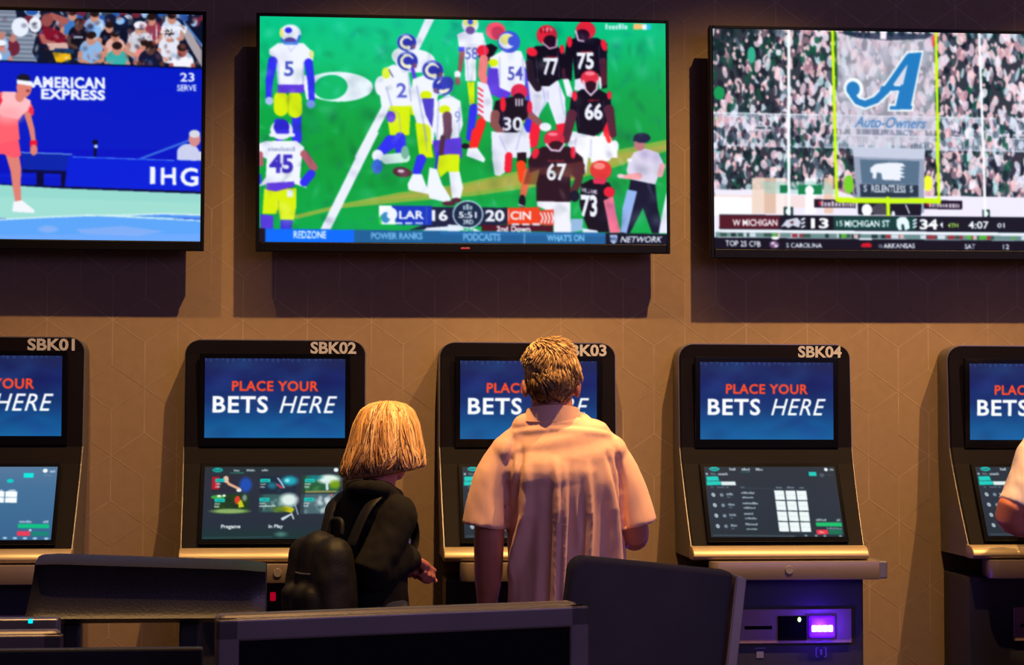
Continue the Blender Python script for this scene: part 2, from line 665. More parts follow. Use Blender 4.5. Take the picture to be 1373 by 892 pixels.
def tennis_picture():
    p = Picture([(-276, 2), (273.5, 15.2), (269.8, 328.8), (-279, 322)], 550, 311, 2, (0, 28, 200))
    rg = random.Random(3)
    # wall of the court
    p.R((0, 34, 205), -280, 78, 280, 240)
    p.G([(0, (4, 40, 190)), (.5, (0, 26, 200)), (1, (0, 20, 190))], -276, 80, 273, 240)
    # stands above
    p.P((118, 130, 150), [(-280, -5), (280, -5), (280, 90), (-280, 80)])
    p.view(0, 0, 4.46)
    for k in range(12):
        y = 40 + k * 28
        p.R((150, 160, 178), -1200, y, 260, y + 12, tilt=0.02)
        p.R((92, 104, 128), -1200, y + 12, 260, y + 17, tilt=0.02)
    p.P((14, 24, 48), [(130, 20), (1240, 60), (1240, 400), (270, 380), (230, 300), (250, 200), (140, 90)])
    for k in range(70):
        x, y = rg.uniform(180, 1220), rg.uniform(40, 120)
        c = rg.choice([(40, 90, 170), (150, 190, 230), (20, 30, 60), (200, 205, 220), (110, 40, 60), (60, 70, 90)])
        p.E(c, x, y, rg.uniform(20, 45), rg.uniform(18, 35))
    for k in range(26):
        x, y = rg.uniform(-1250, 120), rg.uniform(60, 330)
        c = rg.choice([(40, 90, 170), (150, 190, 230), (230, 235, 245), (110, 40, 60), (60, 70, 90)])
        p.E(c, x, y + 40, 40, 50)
        p.E((190, 130, 120), x, y - 20, 20, 26)

    def fan(x, y, c, s=1.0, skin=(200, 140, 120), hair=(40, 25, 25), hat=None):
        p.E(c, x, y + 75 * s, 62 * s, 62 * s)
        p.E(c, x, y + 110 * s, 66 * s, 60 * s)
        p.L(skin, 24 * s, [(x - 58 * s, y + 90 * s), (x - 62 * s, y + 130 * s), (x - 20 * s, y + 150 * s)])
        p.L(skin, 24 * s, [(x + 58 * s, y + 90 * s), (x + 60 * s, y + 130 * s), (x + 20 * s, y + 150 * s)])
        p.E(skin, x, y + 12 * s, 26 * s, 34 * s)
        p.E(hair, x, y - 10 * s, 27 * s, 22 * s)
        if hat:
            p.E(hat, x, y - 12 * s, 32 * s, 20 * s)
    fan(460, 60, (60, 120, 190)), fan(590, 70, (140, 185, 235)), fan(920, 90, (150, 60, 80)), fan(1040, 80, (205, 215, 235))
    fan(500, 120, (16, 18, 34), 1.0, (90, 60, 55)), fan(675, 140, (20, 16, 30), .9)
    p.T(WHITE, '~', 468, 196, 522, 214, .025)
    fan(855, 145, (205, 205, 215), 1.2, (200, 150, 130), hat=(240, 240, 248))
    p.P((130, 20, 45), [(260, 190), (300, 140), (360, 150), (420, 200), (425, 250), (280, 250)])
    p.L((170, 95, 90), 40, [(390, 130), (420, 105), (340, 75)])
    p.E((150, 80, 78), 315, 100, 34, 42)
    p.L((175, 100, 95), 30, [(285, 200), (300, 235), (350, 245)])
    p.P((215, 175, 165), [(310, 245), (430, 240), (440, 280), (330, 290)])
    fan(710, 195, (225, 175, 165), .95), fan(570, 205, (140, 180, 225), 1.1)
    p.P((235, 180, 20), [(345, 300), (450, 310), (455, 345), (370, 372)])
    p.P((30, 60, 100), [(360, 275), (470, 280), (470, 310), (350, 300)])
    fan(1025, 190, (225, 228, 240), 1.05), fan(880, 250, (235, 140, 130), .9), fan(720, 270, (60, 175, 170), 1.1)
    fan(915, 265, (22, 28, 56), 1.15, (90, 58, 52)), fan(1100, 280, (240, 240, 250), 1.1, (170, 90, 80))
    p.E((228, 235, 250), 160, 145, 50, 60), p.E((232, 238, 250), 245, 130, 36, 48)
    fan(50, 255, (120, 170, 220), .9, (210, 130, 120), hat=(235, 240, 250))
    p.E((235, 240, 250), 5, 330, 50, 40)
    for k in range(420):
        x, y = rg.uniform(-1200, 1215), rg.uniform(50, 385)
        if x < 230 and x > -1250 and rg.random() < .8:
            continue
        p.E(rg.choice([(20, 24, 50), (235, 235, 245), (150, 90, 90), (70, 110, 170), (30, 20, 30), (190, 150, 150), (90, 40, 60)]), x, y, rg.uniform(5, 18), rg.uniform(5, 22), rg.uniform(-60, 60), rg.uniform(.25, .7), .5)
    p.P((170, 160, 165), [(1080, 130), (1130, 130), (1215, 290), (1215, 390), (1180, 330), (1130, 240)])
    p.L((80, 130, 200), 12, [(1110, 110), (1225, 270)])
    p.P((0, 30, 195), [(-1300, 345), (0, 352), (1225, 397), (1225, 900), (-1300, 900)])
    p.L((0, 16, 60), 9, [(-1300, 350), (0, 354), (1225, 399)])
    p.T(WHITE, 'ESPN', 975, 138, 1128, 182, .025, .15)
    p.T((225, 230, 245), 'US OPEN', 785, 180, 925, 210, .025, .1, .02)
    p.T((225, 230, 245), 'LIVE', 985, 190, 1060, 218, .04)
    p.L(WHITE, 5, [(950, 130), (950, 235)])
    p.T(WHITE, 'AMERICAN', 226, 448, 650, 522, .05, 0, .02, spacing=1.08)
    p.T(WHITE, 'EXPRESS', 280, 526, 652, 592, .05, 0, .02, spacing=1.08)
    p.T(WHITE, '23', 1088, 426, 1172, 482, .025), p.T(WHITE, 'SERVE', 1070, 500, 1184, 540, .025)
    p.view(0, 170, 3.303)
    # court furniture and floor
    p.L((60, 110, 220), 10, [(630, 150), (850, 62)])
    p.P((8, 40, 170), [(125, 118), (340, 128), (310, 210), (130, 200)])
    p.L((120, 160, 230), 5, [(125, 120), (340, 128)])
    for x in (190, 295):
        p.R((2, 10, 60), x, 205, x + 30, 282)
    p.P((2, 12, 70), [(130, 198), (315, 205), (315, 218), (130, 210)])
    p.E((10, 14, 40), 440, 72, 12, 10), p.R((10, 14, 40), 434, 80, 446, 140), p.E((200, 220, 240), 443, 92, 8, 8)
    p.P((0, 36, 215), [(325, 135), (900, 158), (900, 300), (310, 275)])
    p.L((90, 140, 235), 4, [(345, 140), (900, 160)])
    p.P((0, 12, 60), [(0, 262), (310, 275), (900, 298), (900, 312), (310, 288), (0, 276)])
    p.P((150, 215, 205), [(-950, 240), (0, 265), (300, 284), (900, 308), (900, 420), (-950, 420)])
    p.P((165, 222, 210), [(-950, 300), (0, 320), (900, 350), (900, 420), (-950, 420)], .6)
    p.P((95, 165, 245), [(-950, 440), (0, 428), (380, 408), (900, 428), (900, 540), (-950, 540)])
    p.P((80, 145, 240), [(560, 406), (730, 400), (900, 408), (900, 424), (640, 412)])
    p.P((120, 170, 250), [(-950, 500), (900, 490), (900, 540), (-950, 540)], .6)
    p.L((205, 235, 240), 7, [(-950, 445), (0, 428), (230, 415), (390, 408), (560, 406), (730, 399), (900, 405)])
    p.L((205, 235, 240), 6, [(400, 404), (900, 430)])
    p.P((160, 180, 240), [(360, 470), (560, 455), (740, 480), (620, 500), (380, 490)], .5)
    p.E((170, 185, 240), 240, 470, 40, 16, 0, .5, .3)
    p.T(WHITE, 'I', 675, 185, 698, 264, .04), p.T(WHITE, 'H', 722, 188, 788, 268, .03)
    p.T(WHITE, 'G', 806, 188, 884, 274, .03)
    # line judge
    p.E((200, 205, 235), 840, 120, 48, 40), p.R((200, 205, 235), 792, 115, 896, 157)
    p.E((210, 140, 140), 868, 58, 26, 34), p.E((215, 215, 225), 868, 34, 24, 18)
    p.P((0, 36, 215), [(780, 153), (900, 159), (900, 180), (780, 175)])
    # player
    p.view(0, 0, 4.46)
    sk = (222, 130, 118)
    p.view(0, 170, 3.303)
    p.L(sk, 50, [(0, 100), (5, 130), (-8, 250), (-20, 330)], w2=28)
    p.L(sk, 58, [(85, 120), (102, 200), (104, 260), (112, 340)], w2=26)
    p.P(WHITE, [(92, 345), (128, 338), (182, 384), (178, 396), (88, 390)])
    p.P(WHITE, [(-40, 330), (0, 330), (10, 372), (-50, 378)])
    p.view(0, 0, 4.46)
    p.P((250, 90, 110), [(-20, 800), (150, 820), (168, 940), (130, 955), (60, 930), (30, 935), (-30, 930)])
    p.P((250, 100, 112), [(-30, 600), (-10, 560), (60, 545), (130, 545), (215, 595), (242, 660), (215, 700),
                          (180, 680), (150, 730), (160, 840), (40, 870), (-40, 860)])
    p.P((252, 190, 195), [(60, 545), (130, 545), (222, 600), (215, 650), (150, 715), (60, 700), (20, 660), (50, 600)])
    p.E((252, 160, 168), 90, 690, 80, 50, 0, .7, .5)
    p.P((240, 40, 70), [(-25, 600), (40, 555), (60, 600), (30, 660), (-10, 650)])
    p.P((240, 50, 80), [(212, 640), (238, 640), (240, 690), (205, 700)])
    p.L(sk, 38, [(205, 690), (228, 780), (238, 850)], w2=28)
    p.R((235, 25, 55), 218, 846, 260, 884), p.E(sk, 240, 905, 22, 34)
    p.E(sk, 183, 520, 44, 62), p.E(sk, 158, 575, 26, 34)
    p.E((25, 25, 45), 180, 462, 38, 26), p.P((240, 242, 252), [(140, 470), (232, 482), (236, 512), (142, 496)])
    p.E((140, 60, 60), 205, 540, 12, 8)
    return p.done(.75, 1.05)


def football_picture():
    p = Picture([(349, 21.2), (892.6, 31.3), (893.7, 327), (348.4, 324.8)], 550, 304, 2)
    p.G([(0, (0, 196, 138)), (.18, (0, 192, 118)), (.35, (0, 172, 84)), (.6, (4, 160, 66)), (1, (6, 172, 82))])
    p.E((0, 150, 55), 470, 200, 120, 50, 0, .35, .8), p.E((0, 205, 150), 620, 60, 140, 60, 0, .4, .8)
    p.E((0, 150, 60), 850, 150, 70, 60, 0, .35, .8), p.E((0, 160, 80), 800, 110, 150, 60, 0, .3, .8)
    rg = random.Random(5)
    for k in range(60):
        x, y = rg.uniform(350, 890), rg.uniform(120, 310)
        p.E(rg.choice([(0, 145, 60), (20, 190, 90)]), x, y, rg.uniform(10, 40), rg.uniform(2, 6), -8, .15, .6)
    p.view(330, 180, 4.46)
    p.P((150, 178, 70), [(270, 490), (600, 410), (900, 350), (1250, 300), (1800, 180), (2520, 30), (2520, 100),
                         (1900, 290), (1350, 370), (900, 410), (560, 445), (300, 510)], .9)
    p.P((190, 165, 80), [(700, 400), (1250, 318), (1800, 200), (2520, 60), (2520, 85), (1900, 265), (1250, 360)], .6)
    # field markings
    p.view(330, 10, 4.46)
    p.P((232, 236, 250), [(1062, 60), (1118, 60), (1020, 260), (700, 900), (640, 900), (980, 250)])
    p.E((228, 240, 248), 545, 475, 205, 90)
    p.E((0, 185, 108), 500, 478, 100, 74, -8)
    p.view(330, 180, 4.46)
    p.P((232, 236, 250), [(722, -10), (785, -10), (500, 570), (440, 570)])
    p.view(330, 10, 4.46)
    BL, YE, WH, PU = (50, 52, 238), (214, 236, 20), (236, 240, 252), (96, 62, 220)
    SK = (150, 90, 95)

    def ramhelm(x, y, r, d=1, a=0):
        p.E((150, 190, 240), x, y, r * 1.05, r * .96)
        p.E((46, 56, 178), x, y, r, r * .92)
        arc = [(x + d * math.cos(math.radians(t_ + a)) * r * .60, y + math.sin(math.radians(t_ + a)) * r * .56) for t_ in range(70, 331, 20)]
        p.L((238, 238, 205), r * .40, arc, w2=r * .16)
        p.L((225, 232, 250), r * .13, [(x + d * r * .05, y + r * .75), (x + d * r * .75, y + r * .9), (x + d * r * 1.05, y + r * .35)])
        p.E((120, 80, 120), x + d * r * .72, y + r * .45, r * .22, r * .26)
        p.E((235, 240, 255), x - d * r * .1, y - r * .7, r * .4, r * .12, 0, .7, .5)
    # 5
    p.L(BL, 46, [(190, 690), (200, 800)]), p.L(BL, 56, [(300, 650), (302, 790)])
    p.L(YE, 84, [(208, 545), (208, 610)]), p.L(YE, 84, [(288, 545), (292, 620)])
    p.L((150, 190, 40), 5, [(250, 540), (252, 650)])
    p.P(WH, [(140, 250), (190, 212), (340, 212), (398, 270), (396, 320), (345, 330), (345, 470), (190, 470), (180, 310), (140, 280)])
    p.L(WH, 30, [(352, 420), (370, 540)])
    p.R(PU, 190, 462, 344, 512)
    p.L(BL, 54, [(160, 320), (140, 440), (136, 540)], w2=34), p.L(BL, 50, [(370, 330), (385, 440), (388, 560)], w2=34)
    p.E((170, 190, 240), 140, 560, 24, 24), p.E((120, 150, 230), 384, 580, 26, 26)
    p.E((225, 225, 150), 388, 280, 14, 26)
    p.T((70, 84, 190), '5', 228, 322, 282, 412, .02)
    p.E((200, 225, 245), 265, 155, 62, 56), p.E(WH, 258, 148, 55, 44), p.E((235, 225, 130), 212, 150, 12, 30)
    p.E((50, 50, 230), 252, 135, 22, 18), p.E((90, 70, 160), 262, 200, 36, 22), p.L((60, 110, 230), 14, [(212, 190), (232, 215), (300, 215), (318, 170)])
    p.L((90, 150, 240), 10, [(225, 212), (305, 212)])
    # 2 and the huddle behind him
    p.E(WH, 1000, 320, 120, 70), p.E(WH, 920, 290, 60, 50)
    ramhelm(950, 208, 56, 1)
    p.E((236, 238, 250), 800, 470, 40, 60)
    p.P(WH, [(808, 370), (870, 340), (960, 370), (975, 470), (1010, 590), (880, 605), (800, 600), (790, 520), (800, 420)])
    p.E(YE, 828, 392, 26, 34, 0, .8), p.L((60, 60, 150), 6, [(845, 372), (868, 415)])
    p.P(YE, [(850, 590), (975, 590), (965, 765), (850, 765), (838, 680)])
    p.P(YE, [(975, 560), (1020, 560), (1015, 660), (975, 640)])
    p.E(PU, 856, 655, 28, 34), p.L(BL, 66, [(880, 800), (800, 860), (770, 900)], w2=44), p.L(BL, 60, [(915, 790), (912, 850)])
    p.T((90, 100, 200), '2', 890, 452, 950, 540, .02)
    ramhelm(955, 320, 60, 1), p.L(PU, 22, [(985, 370), (1000, 430)])
    # bent pair
    p.P(WH, [(985, 430), (1060, 400), (1150, 450), (1130, 560), (1110, 820), (1060, 820), (1010, 700), (970, 560)])
    ramhelm(1105, 375, 62, 1)
    p.E(YE, 1065, 525, 34, 26), p.P((80, 66, 200), [(1040, 545), (1112, 545), (1110, 640), (1100, 720), (1062, 640)])
    p.P(YE, [(1000, 690), (1070, 700), (1110, 900), (1025, 900)])
    p.P(WH, [(1130, 560), (1200, 520), (1270, 560), (1285, 700), (1250, 800), (1130, 820), (1110, 700)])
    ramhelm(1165, 470, 60, -1), p.E((55, 70, 190), 1190, 450, 40, 36)
    p.E(YE, 1175, 610, 34, 24), p.L((110, 74, 96), 54, [(1190, 650), (1195, 740), (1170, 850)], w2=44)
    p.T((150, 160, 220), '9', 1235, 620, 1272, 690, .01)
    p.P(PU, [(1105, 810), (1275, 800), (1280, 900), (1120, 900)])
    p.view(330, 180, 4.46)
    p.L(BL, 66, [(850, 40), (790, 110)], w2=46), p.L(BL, 60, [(910, 20), (912, 90)], w2=50)
    p.E(WH, 778, 130, 34, 36), p.E((60, 110, 220), 775, 195, 32, 44), p.L((205, 235, 225), 60, [(830, 150), (940, 140)])
    p.E((120, 180, 160), 940, 110, 24, 40), p.E((92, 44, 62), 922, 228, 56, 30, 8), p.E((210, 190, 210), 915, 222, 20, 10)
    p.L(YE, 84, [(1050, -20), (1065, 90)], w2=70), p.L(BL, 60, [(1035, 150), (1010, 225)], w2=50)
    p.P(WH, [(985, 240), (1040, 240), (1070, 320), (1110, 350), (1080, 360), (960, 335), (955, 300)])
    p.P(PU, [(1105, 40), (1275, 20), (1280, 120), (1120, 130)]), p.L((80, 50, 70), 30, [(1165, 20), (1150, 150), (1148, 185)])
    p.P(YE, [(1140, 130), (1200, 120), (1265, 120), (1262, 225), (1190, 225), (1150, 260), (1130, 200)])
    p.L(BL, 14, [(1135, 110), (1118, 250)])
    p.P(WH, [(1085, 200), (1130, 210), (1160, 300), (1215, 390), (1190, 410), (1085, 385), (1070, 320)])
    p.P(WH, [(1200, 225), (1265, 225), (1285, 320), (1270, 385), (1220, 390)])
    p.E((90, 40, 60), 1200, 415, 40, 14), p.E((90, 40, 60), 1245, 395, 30, 14)
    # 45
    p.P((90, 62, 220), [(90, 480), (165, 490), (165, 575), (90, 570)]), p.P((60, 50, 215), [(205, 515), (280, 515), (270, 570), (205, 570)])
    p.P(YE, [(110, 330), (300, 325), (300, 430), (285, 515), (205, 512), (195, 440), (180, 480), (100, 480)])
    p.L((140, 180, 40), 6, [(195, 400), (195, 480)])
    p.P(WH, [(78, 60), (120, 42), (300, 42), (345, 80), (330, 150), (320, 260), (360, 325), (290, 300), (130, 300), (80, 315), (120, 260), (125, 150), (85, 130)])
    p.L((176, 96, 110), 46, [(345, 120), (400, 200)]), p.L(BL, 50, [(385, 240), (345, 290)]), p.L((176, 96, 110), 30, [(88, 120), (92, 180)])
    p.L(BL, 20, [(82, 250), (84, 290)])
    p.P(PU, [(125, 295), (285, 285), (290, 315), (180, 345), (125, 335)]), p.R((225, 235, 245), 245, 335, 280, 378)
    p.T((64, 52, 190), '45', 140, 122, 280, 236, .035)
    p.T((150, 160, 200), '~', 135, 78, 290, 104, .01)
    p.view(330, 10, 4.46)
    p.E((232, 236, 250), 212, 735, 66, 58), p.E((44, 40, 200), 212, 715, 46, 46), p.L((232, 236, 250), 22, [(150, 765), (280, 765)])
    p.L((60, 50, 220), 26, [(190, 745), (245, 745)])
    # right half
    p.view(600, 10, 4.46)
    BK, RE, OR = (16, 12, 30), (238, 34, 60), (250, 84, 110)
    # 58
    p.P(WH, [(45, 160), (90, 140), (200, 150), (225, 240), (160, 300), (160, 440), (95, 440), (90, 270), (60, 250)])
    p.L(SK, 34, [(75, 270), (62, 380)], w2=24), p.E(WH, 48, 400, 20, 22), p.E(SK, 50, 440, 16, 26), p.R(BL, 55, 235, 90, 262)
    p.E((235, 235, 245), 125, 100, 50, 52), p.E((222, 226, 130), 125, 84, 44, 30), p.E((110, 80, 150), 125, 135, 28, 24), p.E((60, 80, 215), 125, 85, 16, 16)
    p.T((90, 104, 205), '58', 95, 238, 170, 310, .01)
    p.P(YE, [(105, 445), (150, 445), (150, 590), (120, 585)]), p.L(BL, 50, [(145, 600), (120, 780)], w2=40), p.E((20, 20, 40), 95, 830, 24, 16)
    # orange helmet behind
    p.E(OR, 278, 140, 60, 54), p.E((200, 60, 90), 290, 150, 40, 40)
    p.P(BK, [(170, 240), (250, 215), (290, 240), (240, 330), (175, 300)]), p.E(RE, 200, 258, 36, 34)
    p.L((238, 130, 130), 56, [(205, 310), (195, 400), (220, 470)], w2=46)
    p.P((232, 234, 248), [(165, 440), (230, 460), (260, 560), (250, 690), (215, 680), (165, 640)])
    for k in range(6):
        p.L(RE, 9, [(172, 480 + k * 32), (200, 500 + k * 32)])
    p.L((245, 44, 40), 56, [(190, 690), (150, 830)], w2=44)
    # 54
    p.P(WH, [(240, 300), (330, 250), (430, 260), (460, 340), (450, 480), (370, 520), (290, 500), (250, 400)])
    p.P(PU, [(232, 360), (290, 365), (300, 480), (370, 510), (340, 560), (250, 520), (225, 450)])
    p.P((90, 74, 225), [(450, 350), (500, 480), (500, 640), (460, 560)]), p.E(YE, 262, 330, 30, 22)
    p.E((66, 88, 215), 358, 205, 66, 66), p.E((232, 236, 250), 345, 200, 50, 46), p.E((226, 226, 130), 345, 190, 40, 30), p.E((66, 88, 215), 380, 200, 30, 30)
    p.T((80, 84, 185), '54', 350, 352, 440, 436, .015)
    p.P(YE, [(440, 620), (480, 640), (475, 700), (440, 690)]), p.L(BL, 60, [(480, 690), (470, 800)])
    # 77
    p.L(RE, 60, [(520, 700), (500, 810)]), p.L(RE, 64, [(670, 690), (680, 780)])
    p.P((230, 232, 248), [(470, 440), (560, 470), (650, 430), (695, 540), (700, 690), (640, 700), (590, 560), (540, 640), (520, 700), (490, 600)])
    p.P(BK, [(462, 260), (520, 230), (640, 225), (690, 270), (700, 360), (690, 420), (640, 440), (600, 470), (540, 470), (525, 380), (540, 490), (470, 420)])
    p.L((40, 26, 44), 46, [(480, 330), (490, 420), (530, 480)]), p.E(RE, 495, 265, 34, 26, 20), p.E(RE, 676, 250, 14, 28)
    p.L((70, 30, 50), 34, [(690, 380), (700, 440)]), p.P(WH, [(680, 430), (715, 425), (740, 500), (735, 540), (705, 530)])
    p.E((222, 40, 62), 585, 165, 62, 62), p.E((250, 120, 140), 590, 130, 30, 12), p.E((40, 12, 34), 605, 200, 40, 36), p.L((210, 160, 200), 10, [(560, 210), (600, 245), (642, 235), (645, 190)])
    for a in (0, 1, 2):
        p.L((70, 10, 24), 6, [(548 + a * 26, 118 + abs(a - 1) * 8), (552 + a * 22, 150)])
    p.T(WH, '77', 562, 300, 656, 406, .04)
    # 75
    p.P((225, 228, 245), [(755, 420), (860, 430), (800, 500), (750, 495)])
    p.P(BK, [(705, 200), (760, 180), (890, 180), (950, 215), (948, 480), (905, 490), (900, 400), (860, 380), (800, 420), (755, 430), (742, 300), (735, 440), (700, 420), (690, 300)])
    p.L((86, 34, 52), 40, [(925, 320), (930, 450)]), p.E(RE, 722, 205, 16, 34), p.E(RE, 930, 225, 18, 36, -15)
    p.E((222, 40, 62), 820, 135, 60, 54), p.E((40, 12, 34), 800, 165, 44, 36), p.L((220, 190, 220), 12, [(760, 140), (775, 195), (805, 200)])
    p.T(WH, '75', 765, 268, 870, 372, .04)
    # 66
    p.L(RE, 50, [(945, 680), (955, 790)])
    p.P((232, 234, 248), [(740, 740), (900, 770), (925, 740), (940, 830), (970, 900), (730, 900), (710, 820)])
    p.P(BK, [(730, 540), (790, 490), (900, 490), (970, 530), (975, 620), (920, 740), (870, 770), (770, 750), (755, 640), (720, 620)])
    p.L((92, 40, 58), 62, [(735, 640), (715, 720), (700, 790)], w2=44), p.L((92, 40, 58), 60, [(960, 610), (985, 760)], w2=40)
    p.E(WH, 995, 830, 24, 36), p.E(RE, 752, 530, 16, 30), p.E(RE, 962, 525, 14, 26)
    p.E((222, 50, 72), 845, 425, 56, 50), p.E((250, 130, 150), 845, 395, 30, 12), p.E((50, 16, 34), 850, 470, 36, 30), p.L((225, 200, 225), 12, [(805, 440), (820, 495), (850, 525), (885, 490), (892, 440)])
    p.L(WH, 14, [(905, 420), (910, 480)])
    p.T(WH, '66', 812, 570, 922, 674, .04)
    for nx, ny in ((580, 293), (785, 262), (830, 555)):
        p.T((200, 30, 50), '~', nx, ny - 6, nx + 75, ny + 6, .02)
    # 30, walking towards the camera
    p.P((230, 232, 246), [(250, 740), (350, 760), (440, 700), (480, 780), (490, 900), (260, 900)])
    p.P((24, 16, 34), [(275, 560), (370, 535), (480, 560), (495, 640), (440, 680), (420, 740), (310, 790), (300, 700), (262, 620)])
    p.E(RE, 320, 580, 18, 46), p.E(RE, 480, 600, 16, 44), p.L((140, 84, 84), 56, [(275, 640), (268, 700), (310, 750)], w2=40)
    p.L((150, 90, 90), 44, [(490, 650), (540, 690)], w2=36), p.E(WH, 575, 715, 36, 26)
    p.E((224, 44, 82), 418, 505, 50, 48), p.E((40, 16, 40), 415, 545, 36, 32), p.T((230, 225, 240), 'III', 395, 545, 440, 590, .025)
    p.T(WH, '30', 318, 655, 440, 740, .03)
    # lower right
    p.view(600, 180, 4.46)
    p.L((245, 44, 40), 56, [(160, -10), (140, 70)], w2=44), p.P(WH, [(110, 85), (165, 80), (215, 150), (205, 170), (100, 130)])
    p.P((230, 232, 246), [(250, -10), (480, -10), (470, 130), (420, 130), (350, 90), (330, 230), (300, 250), (270, 245), (255, 150)])
    p.L(RE, 44, [(355, 130), (350, 210)]), p.R((36, 16, 30), 405, 110, 460, 175), p.L((245, 70, 30), 58, [(428, 185), (440, 270)], w2=50)
    p.L((225, 110, 70), 50, [(470, 230), (440, 360)], w2=40), p.E((24, 16, 34), 435, 400, 20, 38), p.L(WH, 6, [(415, 420), (440, 430)])
    p.P((245, 246, 252), [(725, 20), (965, 10), (1010, 100), (1010, 140), (975, 140), (960, 160), (850, 170), (840, 90), (820, 240), (760, 140)])
    p.L((250, 60, 60), 26, [(945, 0), (960, 40)])
    # 67
    p.P((238, 238, 248), [(525, 390), (725, 395), (728, 590), (625, 590), (620, 470), (525, 430)])
    p.P((44, 20, 34), [(495, 110), (560, 75), (720, 75), (800, 140), (815, 230), (760, 260), (725, 240), (725, 405), (520, 400), (520, 300), (540, 210), (480, 230), (470, 160)])
    p.P((110, 50, 40), [(500, 200), (560, 200), (800, 160), (815, 240), (760, 265), (640, 245), (540, 240), (520, 300), (440, 300), (470, 200)], .6)
    p.E(RE, 515, 115, 20, 34, 20), p.E(RE, 742, 110, 16, 36), p.L((90, 44, 50), 46, [(790, 190), (770, 290), (745, 340)]), p.E((20, 24, 50), 750, 370, 30, 34)
    p.E((222, 46, 70), 628, 30, 62, 54), p.E((250, 130, 150), 620, 0, 30, 10), p.E((56, 20, 34), 640, 70, 44, 30), p.L((225, 200, 225), 12, [(580, 60), (610, 95), (660, 100), (690, 60)])
    p.T(WH, '67', 582, 172, 704, 278, .025), p.T((170, 50, 60), '~', 590, 152, 690, 166, .02)
    # 73
    p.P(BK, [(790, 300), (850, 270), (960, 290), (990, 350), (930, 400), (960, 585), (840, 585), (805, 500), (780, 420)])
    p.P((246, 120, 150), [(925, 395), (985, 370), (1000, 470), (1030, 585), (965, 590)]), p.E(RE, 960, 345, 34, 32)
    p.E((228, 60, 60), 910, 215, 66, 58), p.E((250, 140, 130), 900, 190, 36, 20), p.P((225, 50, 90), [(860, 265), (950, 270), (930, 300), (865, 295)])
    p.T(WH, '73', 788, 360, 888, 494, .04, 0, .03), p.T((210, 200, 220), 'WILLIAMS', 790, 318, 888, 346, .03, 0, .15)
    # official
    p.P((16, 22, 50), [(1090, 270), (1240, 300), (1255, 440), (1290, 590), (1220, 590), (1165, 440), (1085, 590), (1030, 590), (1060, 440)])
    p.P((150, 180, 235), [(1070, 330), (1130, 340), (1065, 590), (1030, 585), (1040, 440)])
    p.P((220, 214, 235), [(1110, 110), (1180, 85), (1260, 110), (1290, 170), (1240, 300), (1090, 270), (1065, 220), (1075, 170)])
    p.L((240, 170, 180), 36, [(1285, 190), (1270, 240)]), p.L((245, 165, 170), 40, [(1140, 250), (1050, 255)], w2=26), p.E((235, 200, 210), 1030, 250, 22, 14), p.E(WH, 1085, 155, 16, 12)
    p.E((190, 120, 125), 1145, 60, 34, 38), p.E((34, 36, 70), 1160, 22, 52, 30), p.L((34, 36, 70), 12, [(1110, 35), (1150, 40)])
    p.P((228, 232, 246), [(1312, 330), (1312, 590), (1260, 590), (1280, 480)])
    p.view(330, 10, 4.46)
    LI = (150, 156, 226)
    for pts, w_ in (([(190, 320), (196, 460)], 10), ([(340, 330), (338, 460)], 10), ([(250, 230), (265, 262), (290, 232)], 5), ([(830, 480), (860, 590)], 10),
                    ([(960, 400), (975, 560)], 10), ([(1010, 470), (1040, 640), (1070, 800)], 10), ([(1140, 560), (1130, 780)], 10), ([(1265, 600), (1262, 780)], 8),
                    ([(850, 600), (905, 640), (915, 760)], 7), ([(1050, 700), (1070, 860)], 7), ([(1170, 540), (1240, 530)], 6)):
        p.L(LI, w_, pts, .55)
    p.view(600, 10, 4.46)
    for pts, w_ in (([(105, 300), (112, 430)], 8), ([(205, 200), (215, 280)], 8), ([(300, 300), (300, 470)], 10), ([(440, 300), (445, 440)], 10), ([(560, 480), (575, 560), (540, 640)], 8),
                    ([(660, 470), (672, 560), (690, 640)], 8), ([(590, 500), (590, 550)], 6), ([(300, 770), (340, 860)], 8), ([(430, 740), (400, 850)], 8), ([(850, 790), (850, 890)], 8), ([(760, 780), (750, 880)], 8)):
        p.L(LI, w_, pts, .5)
    for pts, w_ in (([(520, 300), (530, 440)], 6), ([(650, 260), (660, 420)], 6), ([(770, 300), (775, 400)], 6), ([(900, 230), (905, 370)], 6), ([(770, 600), (780, 720)], 6), ([(930, 560), (925, 700)], 6), ([(320, 620), (330, 740)], 6)):
        p.L((70, 66, 110), w_, pts, .6)
    # soft modelling light over the figures
    p.view(330, 10, 4.46)
    for k in range(420):
        x, y = rg.uniform(60, 2500), rg.uniform(80, 1320)
        p.E(rg.choice([(20, 20, 70), (255, 255, 255), (0, 60, 40), (90, 70, 150)]), x, y, rg.uniform(8, 40), rg.uniform(10, 46), rg.uniform(-40, 40), rg.uniform(.05, .17), .8)
    # score strip
    p.view(330, 180, 4.46)
    p.P((30, 36, 70), [(1060, 435), (1500, 440), (1500, 545), (960, 575), (1060, 540)])
    p.P((244, 246, 255), [(786, 428), (880, 428), (880, 540), (786, 540)]), p.P((60, 200, 80), [(786, 500), (800, 480), (800, 540), (786, 540)])
    p.P((26, 60, 190), [(860, 428), (1100, 430), (1100, 545), (890, 542)])
    p.E((235, 240, 250), 850, 480, 44, 42), p.E((60, 140, 200), 825, 500, 26, 32), p.E((235, 240, 250), 852, 488, 20, 18)
    p.L((90, 110, 200), 3, [(1068, 440), (1068, 540)])
    p.T(WHITE, 'LAR', 905, 458, 1052, 508, .03), p.T(WHITE, '16', 1100, 452, 1194, 520, .035)
    for k in range(3):
        p.R((220, 230, 250), 880 + k * 60, 528, 925 + k * 60, 538)
    p.P((225, 235, 250), [(1070, 560), (1280, 545), (1290, 575), (1040, 580)])
